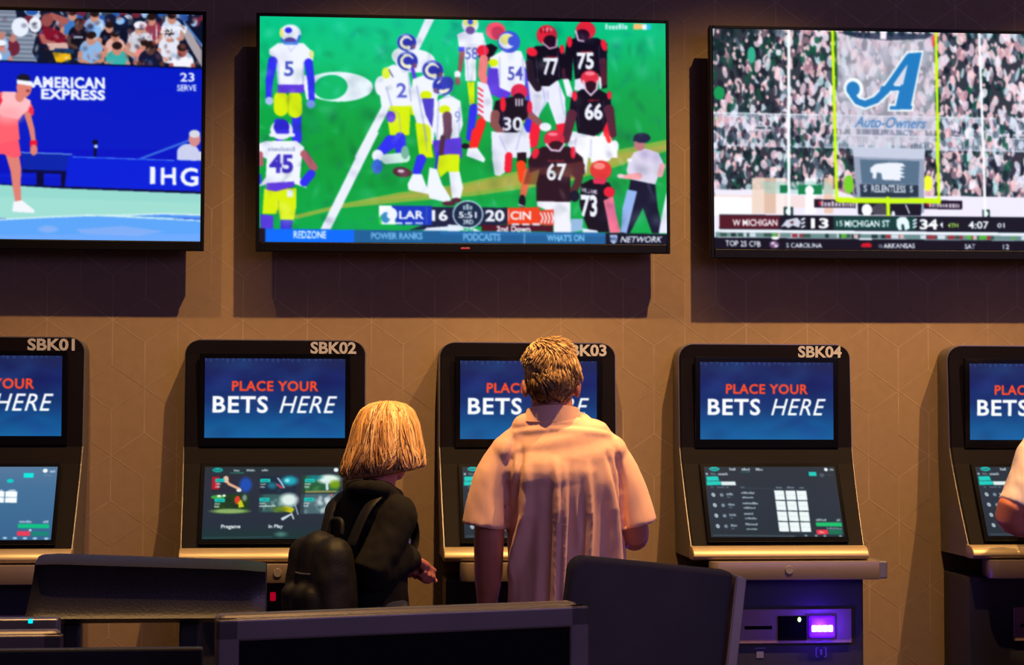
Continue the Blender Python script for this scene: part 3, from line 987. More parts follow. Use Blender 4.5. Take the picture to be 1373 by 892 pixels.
    p.view(600, 180, 4.46)
    p.P((26, 36, 66), [(130, 440), (350, 440), (350, 540), (130, 540)]), p.P((236, 70, 36), [(345, 440), (540, 436), (530, 540), (345, 540)])
    p.P((80, 20, 40), [(190, 540), (620, 545), (620, 582), (190, 578)]), p.P((226, 70, 50), [(530, 455), (625, 450), (625, 545), (530, 540)])
    for k in range(4):
        p.L(WHITE, 9, [(545 + k * 22, 470), (560 + k * 20, 500), (548 + k * 22, 530)])
    p.E((190, 215, 230), 110, 480, 92, 84), p.E((24, 44, 74), 110, 480, 84, 76)
    p.T(WHITE, '5:51', 54, 464, 162, 502, .03), p.T((225, 235, 245), '3RD', 80, 510, 142, 540, .025), p.T((200, 220, 235), ':39', 84, 554, 138, 580, .025)
    p.T((190, 210, 220), '~', 80, 418, 142, 452, .025)
    p.T(WHITE, '20', 214, 452, 328, 522, .035), p.T(WHITE, 'CIN', 364, 460, 488, 512, .03), p.L((250, 220, 220), 3, [(352, 452), (352, 518)])
    for k in range(3):
        p.R((230, 235, 250), 372 + k * 62, 533, 416 + k * 62, 545)
    p.T(WHITE, '2nd Down', 280, 548, 484, 584, .04)
    p.P((225, 235, 250), [(-10, 540), (60, 545), (60, 580), (-10, 580)]), p.P((225, 235, 250), [(140, 560), (190, 582), (140, 582)])
    p.P((150, 185, 220), [(728, 505), (800, 505), (800, 575), (728, 585)]), p.P((225, 235, 250), [(800, 562), (890, 575), (890, 588), (800, 585)])
    # menu strip
    p.view(330, 180, 4.46)
    p.P((34, 98, 152), [(60, 566), (1290, 580), (2150, 588), (2150, 664), (60, 652)])
    p.P((10, 110, 250), [(118, 567), (640, 574), (640, 650), (118, 646)]), p.P((30, 24, 40), [(60, 560), (118, 567), (118, 650), (60, 650)])
    p.P((48, 120, 190), [(1150, 580), (2150, 590), (2150, 610), (1150, 600)], .5)
    p.T(WHITE, 'REDZONE', 284, 580, 474, 626, .025), p.T((110, 175, 225), 'POWER RANKS', 738, 588, 1044, 630, .04)
    p.view(600, 180, 4.46)
    p.T((110, 175, 225), 'PODCASTS', 80, 592, 305, 638, .04), p.T((120, 190, 235), "WHAT'S ON", 582, 598, 808, 640, .04), p.L((160, 210, 240), 4, [(447, 595), (447, 655)])
    p.P((12, 18, 40), [(938, 588), (1330, 596), (1330, 670), (938, 664)])
    p.P((170, 190, 225), [(962, 600), (1010, 600), (1006, 640), (986, 656), (966, 640)]), p.T((30, 50, 110), 'NFL', 968, 612, 1004, 634, .025)
    p.T(WHITE, 'NETWORK', 1026, 608, 1284, 646, .025, .3)
    p.view(600, 10, 4.46)
    p.T(WHITE, '~', 940, 96, 1084, 130, .025), p.R((245, 190, 120), 1110, 96, 1165, 130), p.R((230, 245, 255), 1165, 100, 1190, 132), p.R((60, 190, 240), 1190, 100, 1215, 132)
    return p.done(.8, 1.06)


def college_picture():
    p = Picture([(956.4, 35.8), (1504, 47), (1506, 341), (957.3, 336)], 548, 300, 2, (58, 66, 74))
    rg = random.Random(9)
    p.view(940, 20, 3.171)
    cols = [(240, 206, 212), (236, 226, 236), (232, 190, 196), (226, 200, 214), (205, 160, 170), (20, 34, 44), (16, 52, 54), (44, 66, 72), (190, 214, 222), (214, 218, 236),
            (120, 140, 154), (90, 104, 120), (240, 232, 244), (24, 90, 70), (70, 60, 74), (34, 40, 54), (150, 120, 134)]
    for k in range(3000):
        y = rg.uniform(40, 830)
        x = rg.uniform(40, 1800)
        dark = (y < 400 and x < 330 and rg.random() < .62) or (y > 500 and x < 560 and rg.random() < .25)
        c = rg.choice(cols[5:8] + cols[13:14] + cols[15:16]) if dark else rg.choice(cols)
        p.E(c, x, y, rg.uniform(7, 17), rg.uniform(14, 32), rg.uniform(-25, 25), .8)
        if rg.random() < .35:
            p.E((236, 196, 200), x, y - 14, 7, 9, 0, .9)
    p.E((10, 150, 90), 78, 330, 24, 30), p.E((60, 170, 140), 222, 165, 18, 36), p.E((90, 190, 40), 64, 470, 14, 36)
    # guard rails across the stands
    for (ya, yb) in ((415, 470), (500, 556)):
        p.P((196, 206, 226), [(50, ya), (1800, ya + 40), (1800, yb + 40), (50, yb)], .42)
        p.L((226, 232, 246), 5, [(50, ya), (1800, ya + 40)])
        p.L((206, 212, 230), 4, [(50, yb), (1800, yb + 40)])
        for k in range(150):
            x = 52 + k * 12
            t = (x - 50) / 1750 * 40
            p.L((216, 222, 240), 3, [(x, ya + t), (x, yb + t)], .8)
    p.P((205, 205, 222), [(50, 480), (580, 492), (580, 505), (50, 496)], .8)
    p.P((205, 205, 222), [(1050, 500), (1800, 520), (1800, 535), (1050, 515)], .8)
    for k in range(420):
        x, y = rg.choice([rg.uniform(50, 580), rg.uniform(1060, 1800)]), rg.uniform(440, 560)
        p.E(rg.choice(cols), x, y, rg.uniform(6, 13), rg.uniform(12, 24), rg.uniform(-20, 20), .8)
    # low wall, banners
    p.view(940, 180, 3.171)
    p.P((226, 222, 236), [(55, 240), (590, 240), (690, 280), (1060, 270), (1800, 285), (1800, 480), (55, 480)])
    p.P((232, 206, 200), [(55, 262), (600, 270), (600, 320), (55, 320)], .7), p.P((244, 246, 252), [(55, 270), (230, 275), (220, 350), (55, 350)])
    for x, w_, c in ((250, 60, (226, 205, 190)), (300, 50, (210, 180, 160)), (345, 40, (236, 224, 220)), (480, 50, (240, 236, 244)), (560, 40, (222, 190, 170))):
        p.P(c, [(x - w_ / 2, 190), (x + w_ / 2, 190), (x + w_ / 2, 345), (x - w_ / 2, 345)], .9)
    p.P((150, 200, 190), [(260, 205), (560, 208), (600, 262), (280, 258)], .5), p.R((10, 130, 80), 425, 222, 530, 262), p.R((10, 120, 80), 345, 222, 380, 256)
    p.E(WHITE, 475, 246, 20, 22), p.E((120, 200, 50), 650, 220, 22, 40), p.E((230, 240, 60), 1004, 215, 20, 34)
    p.R((40, 30, 50), 495, 283, 680, 318, tilt=.02), p.R((40, 30, 50), 980, 288, 1158, 326, tilt=.02)
    p.T((225, 215, 225), '~', 525, 290, 675, 314, .03, 0, .02), p.E((200, 40, 50), 522, 300, 6, 10)
    p.T((225, 215, 225), '~', 1010, 296, 1152, 320, .03, 0, .02), p.E((200, 40, 50), 1004, 306, 6, 10)
    p.R((30, 60, 60), 360, 316, 402, 352), p.E((220, 240, 235), 380, 336, 12, 14), p.R((30, 60, 60), 1250, 330, 1282, 362), p.E((220, 240, 235), 1266, 348, 10, 12)
    # tunnel
    p.P((150, 160, 180), [(668, 60), (992, 70), (985, 345), (690, 340)]), p.P((200, 205, 222), [(665, 55), (995, 68), (990, 112), (672, 100)], .8)
    p.P((92, 116, 138), [(700, 112), (968, 120), (962, 222), (708, 216)])
    p.P((46, 62, 78), [(700, 218), (962, 224), (962, 276), (702, 274)]), p.P((24, 30, 46), [(690, 300), (975, 306), (972, 356), (690, 350)])
    p.T((220, 226, 238), 'RELENTLESS', 750, 222, 905, 254, .025, 0, .02)
    p.T((190, 200, 215), 'S', 715, 222, 732, 252, .03), p.T((190, 200, 215), 'S', 922, 226, 938, 256, .03)
    # helmet emblem on the tunnel cloth
    p.P((222, 226, 238), [(746, 150), (770, 132), (830, 126), (890, 128), (905, 142), (880, 146), (902, 156), (878, 160), (902, 172), (880, 178), (905, 190), (880, 192), (882, 204),
                          (800, 200), (796, 172), (776, 168), (772, 196), (756, 194), (758, 172), (748, 168)])
    p.E((240, 240, 240), 730, 330, 24, 26), p.E((210, 190, 190), 790, 330, 40, 26, 0, .3), p.L((220, 220, 230), 6, [(905, 310), (920, 345)]), p.E((225, 225, 235), 848, 348, 8, 14)
    # net behind the posts with the big letter
    p.view(940, 20, 3.171)
    p.P((204, 200, 214), [(600, 75), (760, 92), (1040, 78), (1040, 540), (900, 560), (660, 560), (598, 520)], .62)
    for k in range(60):
        p.E(rg.choice([(226, 200, 208), (190, 190, 206), (214, 220, 232)]), rg.uniform(610, 1030), rg.uniform(100, 400), rg.uniform(10, 26), rg.uniform(14, 34), 0, .45, .4)
    p.P((40, 54, 76), [(600, 66), (1035, 78), (1000, 98), (830, 104), (690, 92)], .8), p.P((236, 226, 240), [(795, 66), (825, 66), (822, 100), (795, 98)])
    BLU = (44, 126, 186)
    for (c, g) in (((232, 236, 246), 17), (BLU, 0)):
        p.L(c, 52 + g, [(672, 308), (672, 318)]) if not g else p.E(c, 674, 312, 44, 46)
        p.L(c, 26 + g, [(668, 340), (690, 368), (725, 380), (775, 362), (820, 320), (860, 268), (925, 180)], w2=36 + g)
        p.P(c, [(920 - g / 2, 160 - g / 2), (982 + g / 2, 156 - g / 2), (930 + g / 2, 390), (862 - g / 2, 390)])
        p.P(c, [(838 - g / 2, 388 - g / 2), (938 + g / 2, 388 - g / 2), (934 + g / 2, 404 + g / 2), (834 - g / 2, 404 + g / 2)])
        p.P(c, [(800, 302 - g / 3), (885, 302 - g / 3), (885, 322 + g / 3), (790, 322 + g / 3)])
    p.E(BLU, 672, 314, 30, 32)
    p.P((206, 208, 222), [(905, 222), (918, 208), (896, 296), (850, 298)], 1)
    p.T((96, 138, 186), 'Auto-Owners', 676, 432, 1000, 480, .02, .4, .025), p.T((120, 132, 164), 'INSURANCE', 714, 486, 940, 512, .01, 0, .03, spacing=1.3)
    # poles
    p.L((232, 236, 250), 14, [(388, 55), (384, 600)]), p.L((232, 236, 250), 12, [(1242, 78), (1256, 600)])
    YG = (196, 244, 20)
    p.L((40, 110, 30), 10, [(596, 70), (600, 300)], .7), p.L(YG, 13, [(582, 62), (592, 600)]), p.L(YG, 12, [(1046, 75), (1052, 600)]), p.R((240, 90, 110), 1028, 82, 1040, 130)
    p.view(940, 180, 3.171)
    p.L((232, 236, 250), 14, [(384, 60), (384, 350)]), p.L((232, 236, 250), 12, [(1256, 60), (1262, 360)])
    p.L(YG, 13, [(590, 40), (596, 285)]), p.L(YG, 12, [(1048, 40), (1054, 300)]), p.L(YG, 22, [(600, 286), (700, 290), (1052, 292)]), p.L(YG, 16, [(824, 280), (826, 356)])
    p.E((205, 170, 210), 1148, 0, 20, 20, 0, .2)
    # score line
    p.P((24, 30, 44), [(76, 348), (1800, 368), (1800, 438), (76, 410)]), p.P((88, 34, 44), [(76, 350), (345, 354), (340, 410), (76, 408)])
    p.P((12, 70, 66), [(575, 356), (950, 362), (950, 418), (575, 414)]), p.P((16, 22, 34), [(465, 356), (580, 358), (580, 414), (465, 412)])
    p.T(WHITE, 'W MICHIGAN', 134, 368, 332, 398, .03), p.T(WHITE, '13', 480, 364, 560, 410, .045), p.T(WHITE, '15', 594, 376, 622, 400, .025), p.T(WHITE, 'MICHIGAN ST', 630, 374, 832, 404, .03)
    p.P((200, 204, 216), [(345, 404), (372, 372), (420, 362), (436, 380), (428, 406), (400, 396), (380, 408), (365, 398)]), p.P((88, 34, 44), [(385, 382), (405, 376), (400, 390)])
    for k in range(3):
        p.L((226, 230, 240), 8, [(440, 372 + k * 16), (452, 366 + k * 16)]), p.L((226, 230, 240), 8, [(938, 378 + k * 14), (950, 372 + k * 14)])
    p.P((220, 232, 236), [(862, 400), (862, 372), (880, 360), (905, 362), (918, 380), (922, 410), (900, 420), (894, 392), (884, 392), (886, 418), (872, 418)])
    p.T(WHITE, '34', 966, 370, 1048, 416, .045), p.P(WHITE, [(1056, 395), (1070, 382), (1070, 410)]), p.T((180, 220, 100), '4TH', 1092, 388, 1140, 408, .025)
    p.T(WHITE, '4:07', 1184, 380, 1278, 414, .03), p.T(WHITE, '01', 1316, 388, 1350, 410, .025)
    p.P((222, 230, 246), [(60, 410), (1800, 436), (1800, 448), (60, 422)])
    p.P((110, 140, 140), [(60, 424), (1800, 450), (1800, 472), (60, 444)])
    for k in range(60):
        x = rg.uniform(60, 1760)
        t = (x - 60) / 1740 * 26
        p.R(rg.choice([(40, 60, 60), (200, 210, 220), (150, 60, 70), (90, 170, 70), (210, 180, 180), (60, 90, 80)]), x, 426 + t, x + rg.uniform(10, 40), 442 + t)
    p.P((16, 22, 38), [(40, 446), (1800, 472), (1800, 540), (40, 520)])
    p.T(WHITE, 'TOP 25 CFB', 102, 458, 258, 484, .025, 0, .03), p.T(WHITE, 'S CAROLINA', 370, 470, 530, 492, .025, 0, .01), p.T(WHITE, 'ARKANSAS', 802, 474, 944, 496, .025), p.T((180, 190, 210), '15', 782, 478, 798, 494, .04)
    p.T(WHITE, 'SAT', 1168, 478, 1216, 500, .025), p.T(WHITE, '12', 1340, 480, 1370, 502, .025)
    p.E((120, 90, 120), 318, 478, 22, 16), p.E((210, 190, 220), 312, 472, 10, 6), p.E((220, 210, 235), 326, 484, 8, 6), p.E((235, 235, 245), 322, 450, 18, 7)
    p.P((200, 30, 50), [(700, 490), (706, 474), (740, 470), (752, 480), (748, 492)]), p.R((225, 230, 245), 694, 452, 752, 460)
    return p.done(.85, 1.18)


def welcome_picture():
    """two-line slogan on a stormy blue backdrop; drawn in the frame of the fourth terminal"""
    p = Picture([(937.5, 485.4), (1113, 486.8), (1116, 589), (938.7, 589)], 230, 134, 3)
    p.G([(0, (28, 38, 84)), (.3, (18, 32, 96)), (.55, (16, 50, 108)), (.8, (12, 82, 142)), (1, (14, 94, 154))])
    rg = random.Random(2)
    p.view(890, 440, 4.577)
    for k in range(70):
        p.E(rg.choice([(50, 70, 130), (20, 70, 140), (16, 26, 86), (30, 60, 150), (20, 110, 180)]), rg.uniform(220, 1030), rg.uniform(200, 690),
            rg.uniform(30, 110), rg.uniform(14, 50), rg.uniform(-30, 30), .16, .8)
    for k in range(26):
        p.E((90, 120, 190), 225 + k * 31 + rg.uniform(-8, 8), 212 + rg.uniform(-4, 10), 6, rg.uniform(5, 12), 0, .35, .7)
    p.E((20, 130, 190), 600, 690, 380, 60, 0, .3, .9)
    p.T((255, 76, 40), 'PLACE YOUR', 374, 342, 872, 404, .030, 0, .006, spacing=1.08)
    p.T((255, 255, 255), 'BETS', 266, 432, 584, 534, .025, 0, .004, spacing=1.1)
    p.T((255, 255, 255), 'HERE', 650, 434, 982, 534, .004, .28, .002, spacing=1.08)
    return p.done(.55)


def header(p, lit=1):
    """top line of the betting menu: mark and three tabs (in the crop frame of terminal four)"""
    t = .02
    p.E((0, 200, 190), 128, 148, 32, 14), p.T((10, 90, 90), '~', 105, 140, 150, 155, .02)
    for i, (x, w_) in enumerate(((222, 38), (298, 50), (386, 44))):
        p.T((225, 235, 240), ('~', '~', '~')[i], x, 139, x + w_, 156, .04, 0, t)
    p.R((20, 120, 130), (210, 290, 380)[lit], 164, (255, 350, 430)[lit], 168)
    p.E((235, 245, 250), 825, 146, 12, 11), p.T((200, 215, 225), '~', 848, 138, 876, 153, .04)


def menu_quad():
    return [(943.5, 628.5), (1117, 627.3), (1131.5, 720.5), (951.5, 724)]


def list_picture():
    p = Picture(menu_quad(), 230, 130, 3, (40, 54, 72))
    p.G([(0, (32, 46, 60)), (.5, (34, 48, 64)), (1, (32, 46, 58))])
    p.view(930, 600, 4.696)
    header(p)
    p.T((120, 150, 160), '~', 105, 172, 140, 186, .02), p.T((225, 235, 240), '~', 152, 170, 214, 188, .025), p.E((160, 180, 190), 82, 180, 8, 8)
    C = (0, 205, 190)
    p.P(C, [(78, 196), (150, 194), (158, 222), (80, 226)]), p.P(C, [(78, 228), (166, 226), (170, 250), (80, 254)]), p.P((226, 238, 238), [(168, 228), (258, 228), (262, 252), (172, 252)])
    for x, w_ in ((106, 14), (145, 44), (198, 18), (292, 24)):
        p.T((110, 135, 150), '~', x, 258, x + w_, 270, .02)
    p.L((70, 86, 104), 2, [(300, 268), (720, 276)])
    for i, x in enumerate((512, 580, 660)):
        p.T((150, 170, 180), ('~', '~', '~')[i], x, 256, x + (38, 46, 26)[i], 268, .02)
    for r in range(4):
        y = 300 + r * 66
        x = 112 + r * 8
        p.E((200, 215, 225), x + 8, y + 14, 11, 13, -30), p.E((60, 76, 92), x + 8, y + 14, 4, 4), p.E((90, 108, 124), x + 60, y + 14, 13, 13), p.T((190, 205, 215), '~', x + 53, y + 8, x + 66, y + 20, .03)
        p.T((190, 210, 220), '~', x + 90, y, x + 132, y + 16, .03), p.T((110, 130, 145), '~', x + 94, y + 22, x + 116, y + 32, .02)
        nm = (('~', '~'), ('~', '~'), ('~', '~'), ('~', '~'))[r]
        p.T((205, 220, 228), nm[0], 294 + r * 8, y - 8, 294 + r * 8 + (82, 96, 60, 80)[r], y + 6, .04)
        p.T((205, 220, 228), nm[1], 300 + r * 8, y + 22, 300 + r * 8 + (70, 76, 74, 68)[r], y + 34, .04)
        for c in range(3):
            x0 = 500 + r * 8 + c * 70
            y0 = 282 + r * 66
            p.P((240, 250, 250), [(x0, y0), (x0 + 62, y0), (x0 + 70, y0 + 60), (x0 + 8, y0 + 60)])
            p.L((190, 212, 214), 2, [(x0 + 4, y0 + 30), (x0 + 66, y0 + 30)])
    p.P(C, [(716, 162), (764, 162), (768, 188), (720, 188)]), p.E((70, 86, 100), 800, 182, 16, 12), p.L((70, 90, 104), 3, [(830, 180), (870, 182)])
    p.T((190, 205, 212), '~', 764, 456, 830, 472, .04), p.T((190, 205, 212), '~', 894, 456, 918, 472, .04)
    p.P((10, 190, 110), [(762, 480), (926, 478), (930, 504), (766, 504)]), p.T((150, 170, 180), '~', 832, 508, 928, 522, .02)
    p.P((232, 56, 76), [(764, 526), (838, 524), (844, 552), (770, 556)]), p.P((10, 110, 84), [(842, 524), (930, 522), (934, 552), (846, 554)]), p.T((255, 200, 205), '~', 786, 534, 820, 546, .02)
    p.P((70, 90, 104), [(110, 566), (630, 562), (632, 572), (112, 574)], .7)
    for x in (700, 765, 820, 920):
        p.E((120, 150, 160), x, 562, 10, 6)
    return p.done(.6)


def bright_list_picture():
    p = Picture([(-98, 627), (81.3, 625.9), (77.5, 727.5), (-104, 731)], 230, 130, 3, (66, 120, 165))
    p.G([(0, (84, 120, 155)), (.3, (66, 112, 152)), (1, (54, 100, 142))])
    p.view(0, 560, 6.375)
    p.E((0, 200, 200), -560, 440, 50, 16)
    p.R((0, 235, 225), 248, 478, 328, 520), p.E((0, 205, 205), 142, 550, 28, 18), p.E((250, 255, 255), 420, 456, 20, 18), p.T((220, 235, 245), '~', 460, 448, 505, 472, .04), p.L((120, 150, 190), 4, [(410, 498), (480, 500)])
    for c in range(4):
        x = -200 + c * 103
        p.T((250, 255, 255), '~', x + 20, 628, x + 80, 650, .025)
        p.R((250, 255, 255), x, 644, x + 95, 696), p.R((250, 255, 255), x, 700, x + 95, 746)
    p.T((220, 235, 245), '~', -480, 650, -330, 680, .03), p.T((220, 235, 245), '~', -480, 706, -340, 736, .03)
    p.view(0, 440, 2.788)
    p.T((200, 220, 235), '~', 102, 728, 145, 738, .03), p.T((200, 220, 235), '~', 186, 728, 204, 738, .03)
    p.R((0, 190, 130), 98, 742, 208, 758), p.R((232, 60, 90), 96, 770, 142, 788), p.R((20, 130, 120), 146, 770, 208, 788), p.E((220, 230, 240), 142, 766, 5, 4)
    for x in (55, 90, 125, 160, 200):
        p.E((170, 210, 235), x, 797, 8, 4)
    return p.done(.6)


def tiles_picture():
    p = Picture([(269.5, 628.3), (455, 630.2), (459, 731), (268.7, 728.7)], 230, 130, 3, (24, 36, 46))
    p.G([(0, (26, 46, 54)), (.2, (36, 44, 62)), (.8, (30, 44, 60)), (1, (16, 52, 54))])
    p.view(260, 615, 6.86)
    C = (0, 205, 195)
    p.E((0, 185, 175), 182, 124, 48, 22), p.T((0, 90, 90), '~', 145, 112, 222, 136, .02)
    for s, x, w_ in (('~', 330, 56), ('~', 448, 80), ('~', 588, 66)):
        p.T((215, 230, 235), s, x, 118, x + w_, 140, .04)
    p.R((30, 130, 110), 295, 150, 425, 158), p.E((230, 245, 250), 1275, 134, 22, 20), p.T((220, 235, 245), '~', 1310, 122, 1345, 146, .04)
    rg = random.Random(4)

    def tile(x, y, w_, h, cs, n=26):
        p.R(cs[0], x, y, x + w_, y + h)
        for k in range(n):
            p.E(rg.choice(cs), x + rg.uniform(.15, 1) * w_ * .92, y + rg.uniform(.1, .9) * h, rg.uniform(8, 30), rg.uniform(8, 22), rg.uniform(-50, 50), .6, .5)
        p.R((24, 34, 46), x, y, x + w_ * .1, y + h, .5)
    tile(140, 178, 350, 160, [(34, 40, 56), (40, 30, 50), (30, 44, 70)])
    p.R((180, 20, 40), 135, 190, 200, 310), p.E((16, 80, 190), 445, 270, 56, 70, 0, .9, .3), p.L((225, 170, 140), 26, [(250, 200), (290, 260), (390, 310)]), p.E((235, 190, 160), 262, 215, 24, 34), p.E((230, 230, 220), 385, 322, 24, 16)
    tile(150, 360, 330, 180, [(20, 60, 30), (30, 44, 36), (40, 70, 20), (16, 40, 34)])
    p.E((60, 160, 60), 190, 385, 60, 20), p.E((235, 245, 225), 205, 375, 20, 12), p.E((235, 245, 225), 250, 372, 16, 12), p.E((220, 60, 40), 375, 415, 26, 40), p.P((200, 200, 30), [(380, 440), (410, 410), (440, 480), (390, 490)])
    p.E((150, 185, 110), 310, 520, 165, 22, 0, .9, .3), p.E((200, 200, 210), 440, 395, 20, 30, 0, .6, .4)
    tile(575, 185, 335, 165, [(16, 40, 60), (20, 70, 90), (40, 40, 60)])
    p.E((20, 180, 200), 850, 235, 70, 44, 0, .9, .4), p.E((150, 240, 240), 826, 232, 22, 18, 0, .9, .5), p.L((170, 190, 220), 16, [(740, 210), (770, 250), (800, 300)]), p.L((190, 60, 80), 22, [(735, 270), (775, 300)]), p.E((20, 150, 180), 690, 280, 40, 30, 0, .6, .5)
    tile(960, 185, 350, 170, [(30, 90, 60), (60, 130, 60), (40, 110, 90)])
    p.E((235, 250, 245), 1210, 225, 100, 44, 0, .95, .3), p.E((120, 160, 20), 1270, 275, 50, 40, 0, .9, .4), p.E((0, 120, 140), 1080, 205, 70, 22, 0, .8, .4), p.L((210, 225, 235), 24, [(1195, 250), (1200, 320)]), p.R((170, 150, 90), 1000, 335, 1290, 352, .8)
    tile(575, 365, 330, 170, [(50, 90, 90), (80, 130, 120), (110, 150, 150)])
    p.E((230, 245, 240), 850, 420, 80, 60, 0, .95, .35), p.P((200, 190, 20), [(740, 500), (830, 480), (905, 505), (880, 545), (820, 530)]), p.E((90, 120, 30), 770, 510, 70, 26, 0, .8, .4)
    p.L((170, 190, 200), 10, [(925, 400), (910, 470), (940, 560)]), p.L((200, 215, 225), 30, [(800, 600), (870, 560)], w2=16), p.L((190, 205, 215), 14, [(880, 550), (900, 600)])
    tile(960, 365, 350, 190, [(70, 100, 110), (120, 150, 155), (90, 120, 130)])
    for k in range(14):
        p.E((220, 232, 236), rg.uniform(1130, 1240), rg.uniform(385, 540), 18, 24, 0, .6, .5)
    p.E((235, 90, 90), 1242, 378, 10, 10)
    for x, y, w_ in ((165, 208, 84), (165, 398, 94), (578, 214, 92), (578, 398, 92), (990, 218, 92), (990, 402, 92)):
        p.R(C, x, y, x + w_, y + 34)
        p.T((10, 110, 110), '~', x + 12, y + 9, x + w_ - 12, y + 25, .03)
        p.T((230, 240, 240), '~', x, y + 42, x + 56, y + 58, .04), p.T((230, 240, 240), '~', x, y + 66, x + (150 if x == 578 and y > 300 else 44), y + 86, .04)
    p.T((245, 250, 252), 'Pregame', 234, 646, 412, 694, .025), p.T((245, 250, 252), 'In Play', 672, 652, 806, 696, .025)
    p.E((120, 190, 170), 790, 745, 50, 22, 0, .5, .6)
    for k in range(40):
        p.E((70, 100, 110), 80 + k * 16, 768, 6, 5, 0, .8)
    return p.done(.55)


# ------------------------------------------------------------------ the room
WX0, WX1, WZ1 = -7.0, 8.0, 4.6


def make_wall():
    bm = bmesh.new()
    box(bm, WX0, WX1, 0, 0.15, 0, WZ1)
    for f in bm.faces:
        f.material_index = 0
    p0 = at(498, 432, 0)
    dx, dz = 0.1103, 0.154
    ni, nj = 46, 60
    w = 0.0016

    def node_(i, k):
        return (p0.x + i * dx, p0.z + k * dz / 2)
    for i in range(-40, 44):
        for k in range(-30, 40):
            if (i + k) % 2:
                continue
            a = node_(i, k)
            for (di, dk) in ((0, 2), (1, 1), (1, -1)):
                ca, cb = (2 * k) % 3, (2 * (k + dk)) % 3
                if {ca, cb} == {1, 2}:
                    continue
                b = node_(i + di, k + dk)
                if not (WX0 < a[0] < WX1 and WX0 < b[0] < WX1 and 0.02 < a[1] < WZ1 - .02 and 0.02 < b[1] < WZ1 - .02):
                    continue
                d = Vector((b[0] - a[0], b[1] - a[1]))
                n = Vector((-d.y, d.x)).normalized() * (w if di == 0 or dk < 0 else w * .8)
                q = [(a[0] + n.x, a[1] + n.y), (b[0] + n.x, b[1] + n.y), (b[0] - n.x, b[1] - n.y), (a[0] - n.x, a[1] - n.y)]
                vs = [bm.verts.new((x, -0.0004 - (0.0001 if di else 0) - (0.0001 if dk < 0 else 0), z)) for x, z in q]
                f = bm.faces.new(vs)
                f.material_index = 1
    bmesh.ops.recalc_face_normals(bm, faces=[f for f in bm.faces if f.material_index == 0])
    me = bpy.data.meshes.new('wall_back')
    bm.to_mesh(me)
    bm.free()
    return struct(link('wall_back', me, [MT['wall'], MT['wall_line']]))


make_wall()
bm = bmesh.new()
box(bm, WX0, WX1, -8.5, 0, -0.12, 0)
struct(build('floor', bm, MT['carpet']))
bm = bmesh.new()
prism(bm, [(0, 0), (-0.014, 0), (-0.014, 0.09), (-0.006, 0.11), (0, 0.11)], 'x', WX0, WX1)
struct(build('baseboard_back', bm, MT['shell']))

# ------------------------------------------------------------------ wall televisions
TVY = -0.14
_a, _b, _c = at(349, 21.2, TVY), at(892.6, 31.3, TVY), at(348.4, 324.8, TVY)
TW, TH = (_b.x - _a.x), (_a.z - _c.z) * 0.997


def television(label, x_left, z_top, roll, img, gain=1.0, logo=True):
    t = thing('wall_television', label, 'television', (x_left + TW / 2, 0, z_top - TH / 2), 0, 'televisions on the back wall')
    t.rotation_euler = (0, roll, 0)
    bm = bmesh.new()
    box(bm, -TW / 2 - .010, TW / 2 + .010, TVY + .008, TVY + .045, -TH / 2 - .030, TH / 2 + .011, .003)
    box(bm, -TW / 2 + .12, TW / 2 - .12, TVY + .04, TVY + .075, -TH / 2 + .05, TH / 2 - .20, .012)
    build('rear_housing', bm, MT['shell'], t)
    bm = bmesh.new()
    f = TVY + .0014
    bk = TVY + .012
    box(bm, -TW / 2 - .0125, -TW / 2, f, bk, -TH / 2 - .033, TH / 2 + .013, .002)
    box(bm, TW / 2, TW / 2 + .0125, f, bk, -TH / 2 - .033, TH / 2 + .013, .002)
    box(bm, -TW / 2, TW / 2, f, bk, TH / 2, TH / 2 + .013, .002)
    box(bm, -TW / 2, TW / 2, f - .001, bk, -TH / 2 - .033, -TH / 2, .003)
    build('bezel', bm, MT['bezel'], t)
    bm = bmesh.new()
    box(bm, -.22, .22, TVY + .07, -.001, -.16, .16, .006)
    box(bm, -.26, -.22, TVY + .06, -.02, -.22, .22, .004)
    box(bm, .22, .26, TVY + .06, -.02, -.22, .22, .004)
    build('wall_bracket', bm, MT['shell'], t)
    if logo:
        bm = bmesh.new()
        box(bm, -.016, .016, f - .003, f, -TH / 2 - .022, -TH / 2 - .015, .001)
        build('maker_badge', bm, mat('dim_red_badge', (0.20, 0.01, 0.03), 0.4, noise_amt=.05), t)
    panel_mesh('lit_screen', img, [(-TW / 2, TVY, TH / 2), (TW / 2, TVY, TH / 2), (TW / 2, TVY, -TH / 2), (-TW / 2, TVY, -TH / 2)],
               MT['tv_pixels'], t, gain)
    return t


def tilt(p, q):
    a, b = at(p[0], p[1], TVY), at(q[0], q[1], TVY)
    return -math.atan2(b.z - a.z, b.x - a.x)


r1 = 0.5 * (tilt((0, 7.6), (273.5, 15.2)) + tilt((0, 326), (270, 328.5)))
r2 = 0.5 * (tilt((349, 21.2), (892.6, 31.3)) + tilt((348.4, 324.8), (893.7, 328)))
r3 = 0.5 * (tilt((956.4, 35.8), (1373, 44)) + tilt((957.3, 336), (1373, 338)))
pr = at(271.6, 15, TVY)
zc1 = (at(273.5, 15.2, TVY).z + at(269.8, 328.8, TVY).z) / 2
television('wall-mounted flat television showing a tennis match on a blue court', pr.x - TW, zc1 + TH / 2 + TW / 2 * math.tan(r1), r1,
           tennis_picture(), 1.0, False)
zc2 = (at(349, 21.2, TVY).z + at(892.6, 31.3, TVY).z + at(348.4, 324.8, TVY).z + at(893.7, 328, TVY).z) / 4
television('wall-mounted flat television showing football players on a green field', at(348.7, 100, TVY).x, zc2 + TH / 2, r2,
           football_picture())
zc3 = (at(956.4, 35.8, TVY).z + at(957.3, 336, TVY).z) / 2
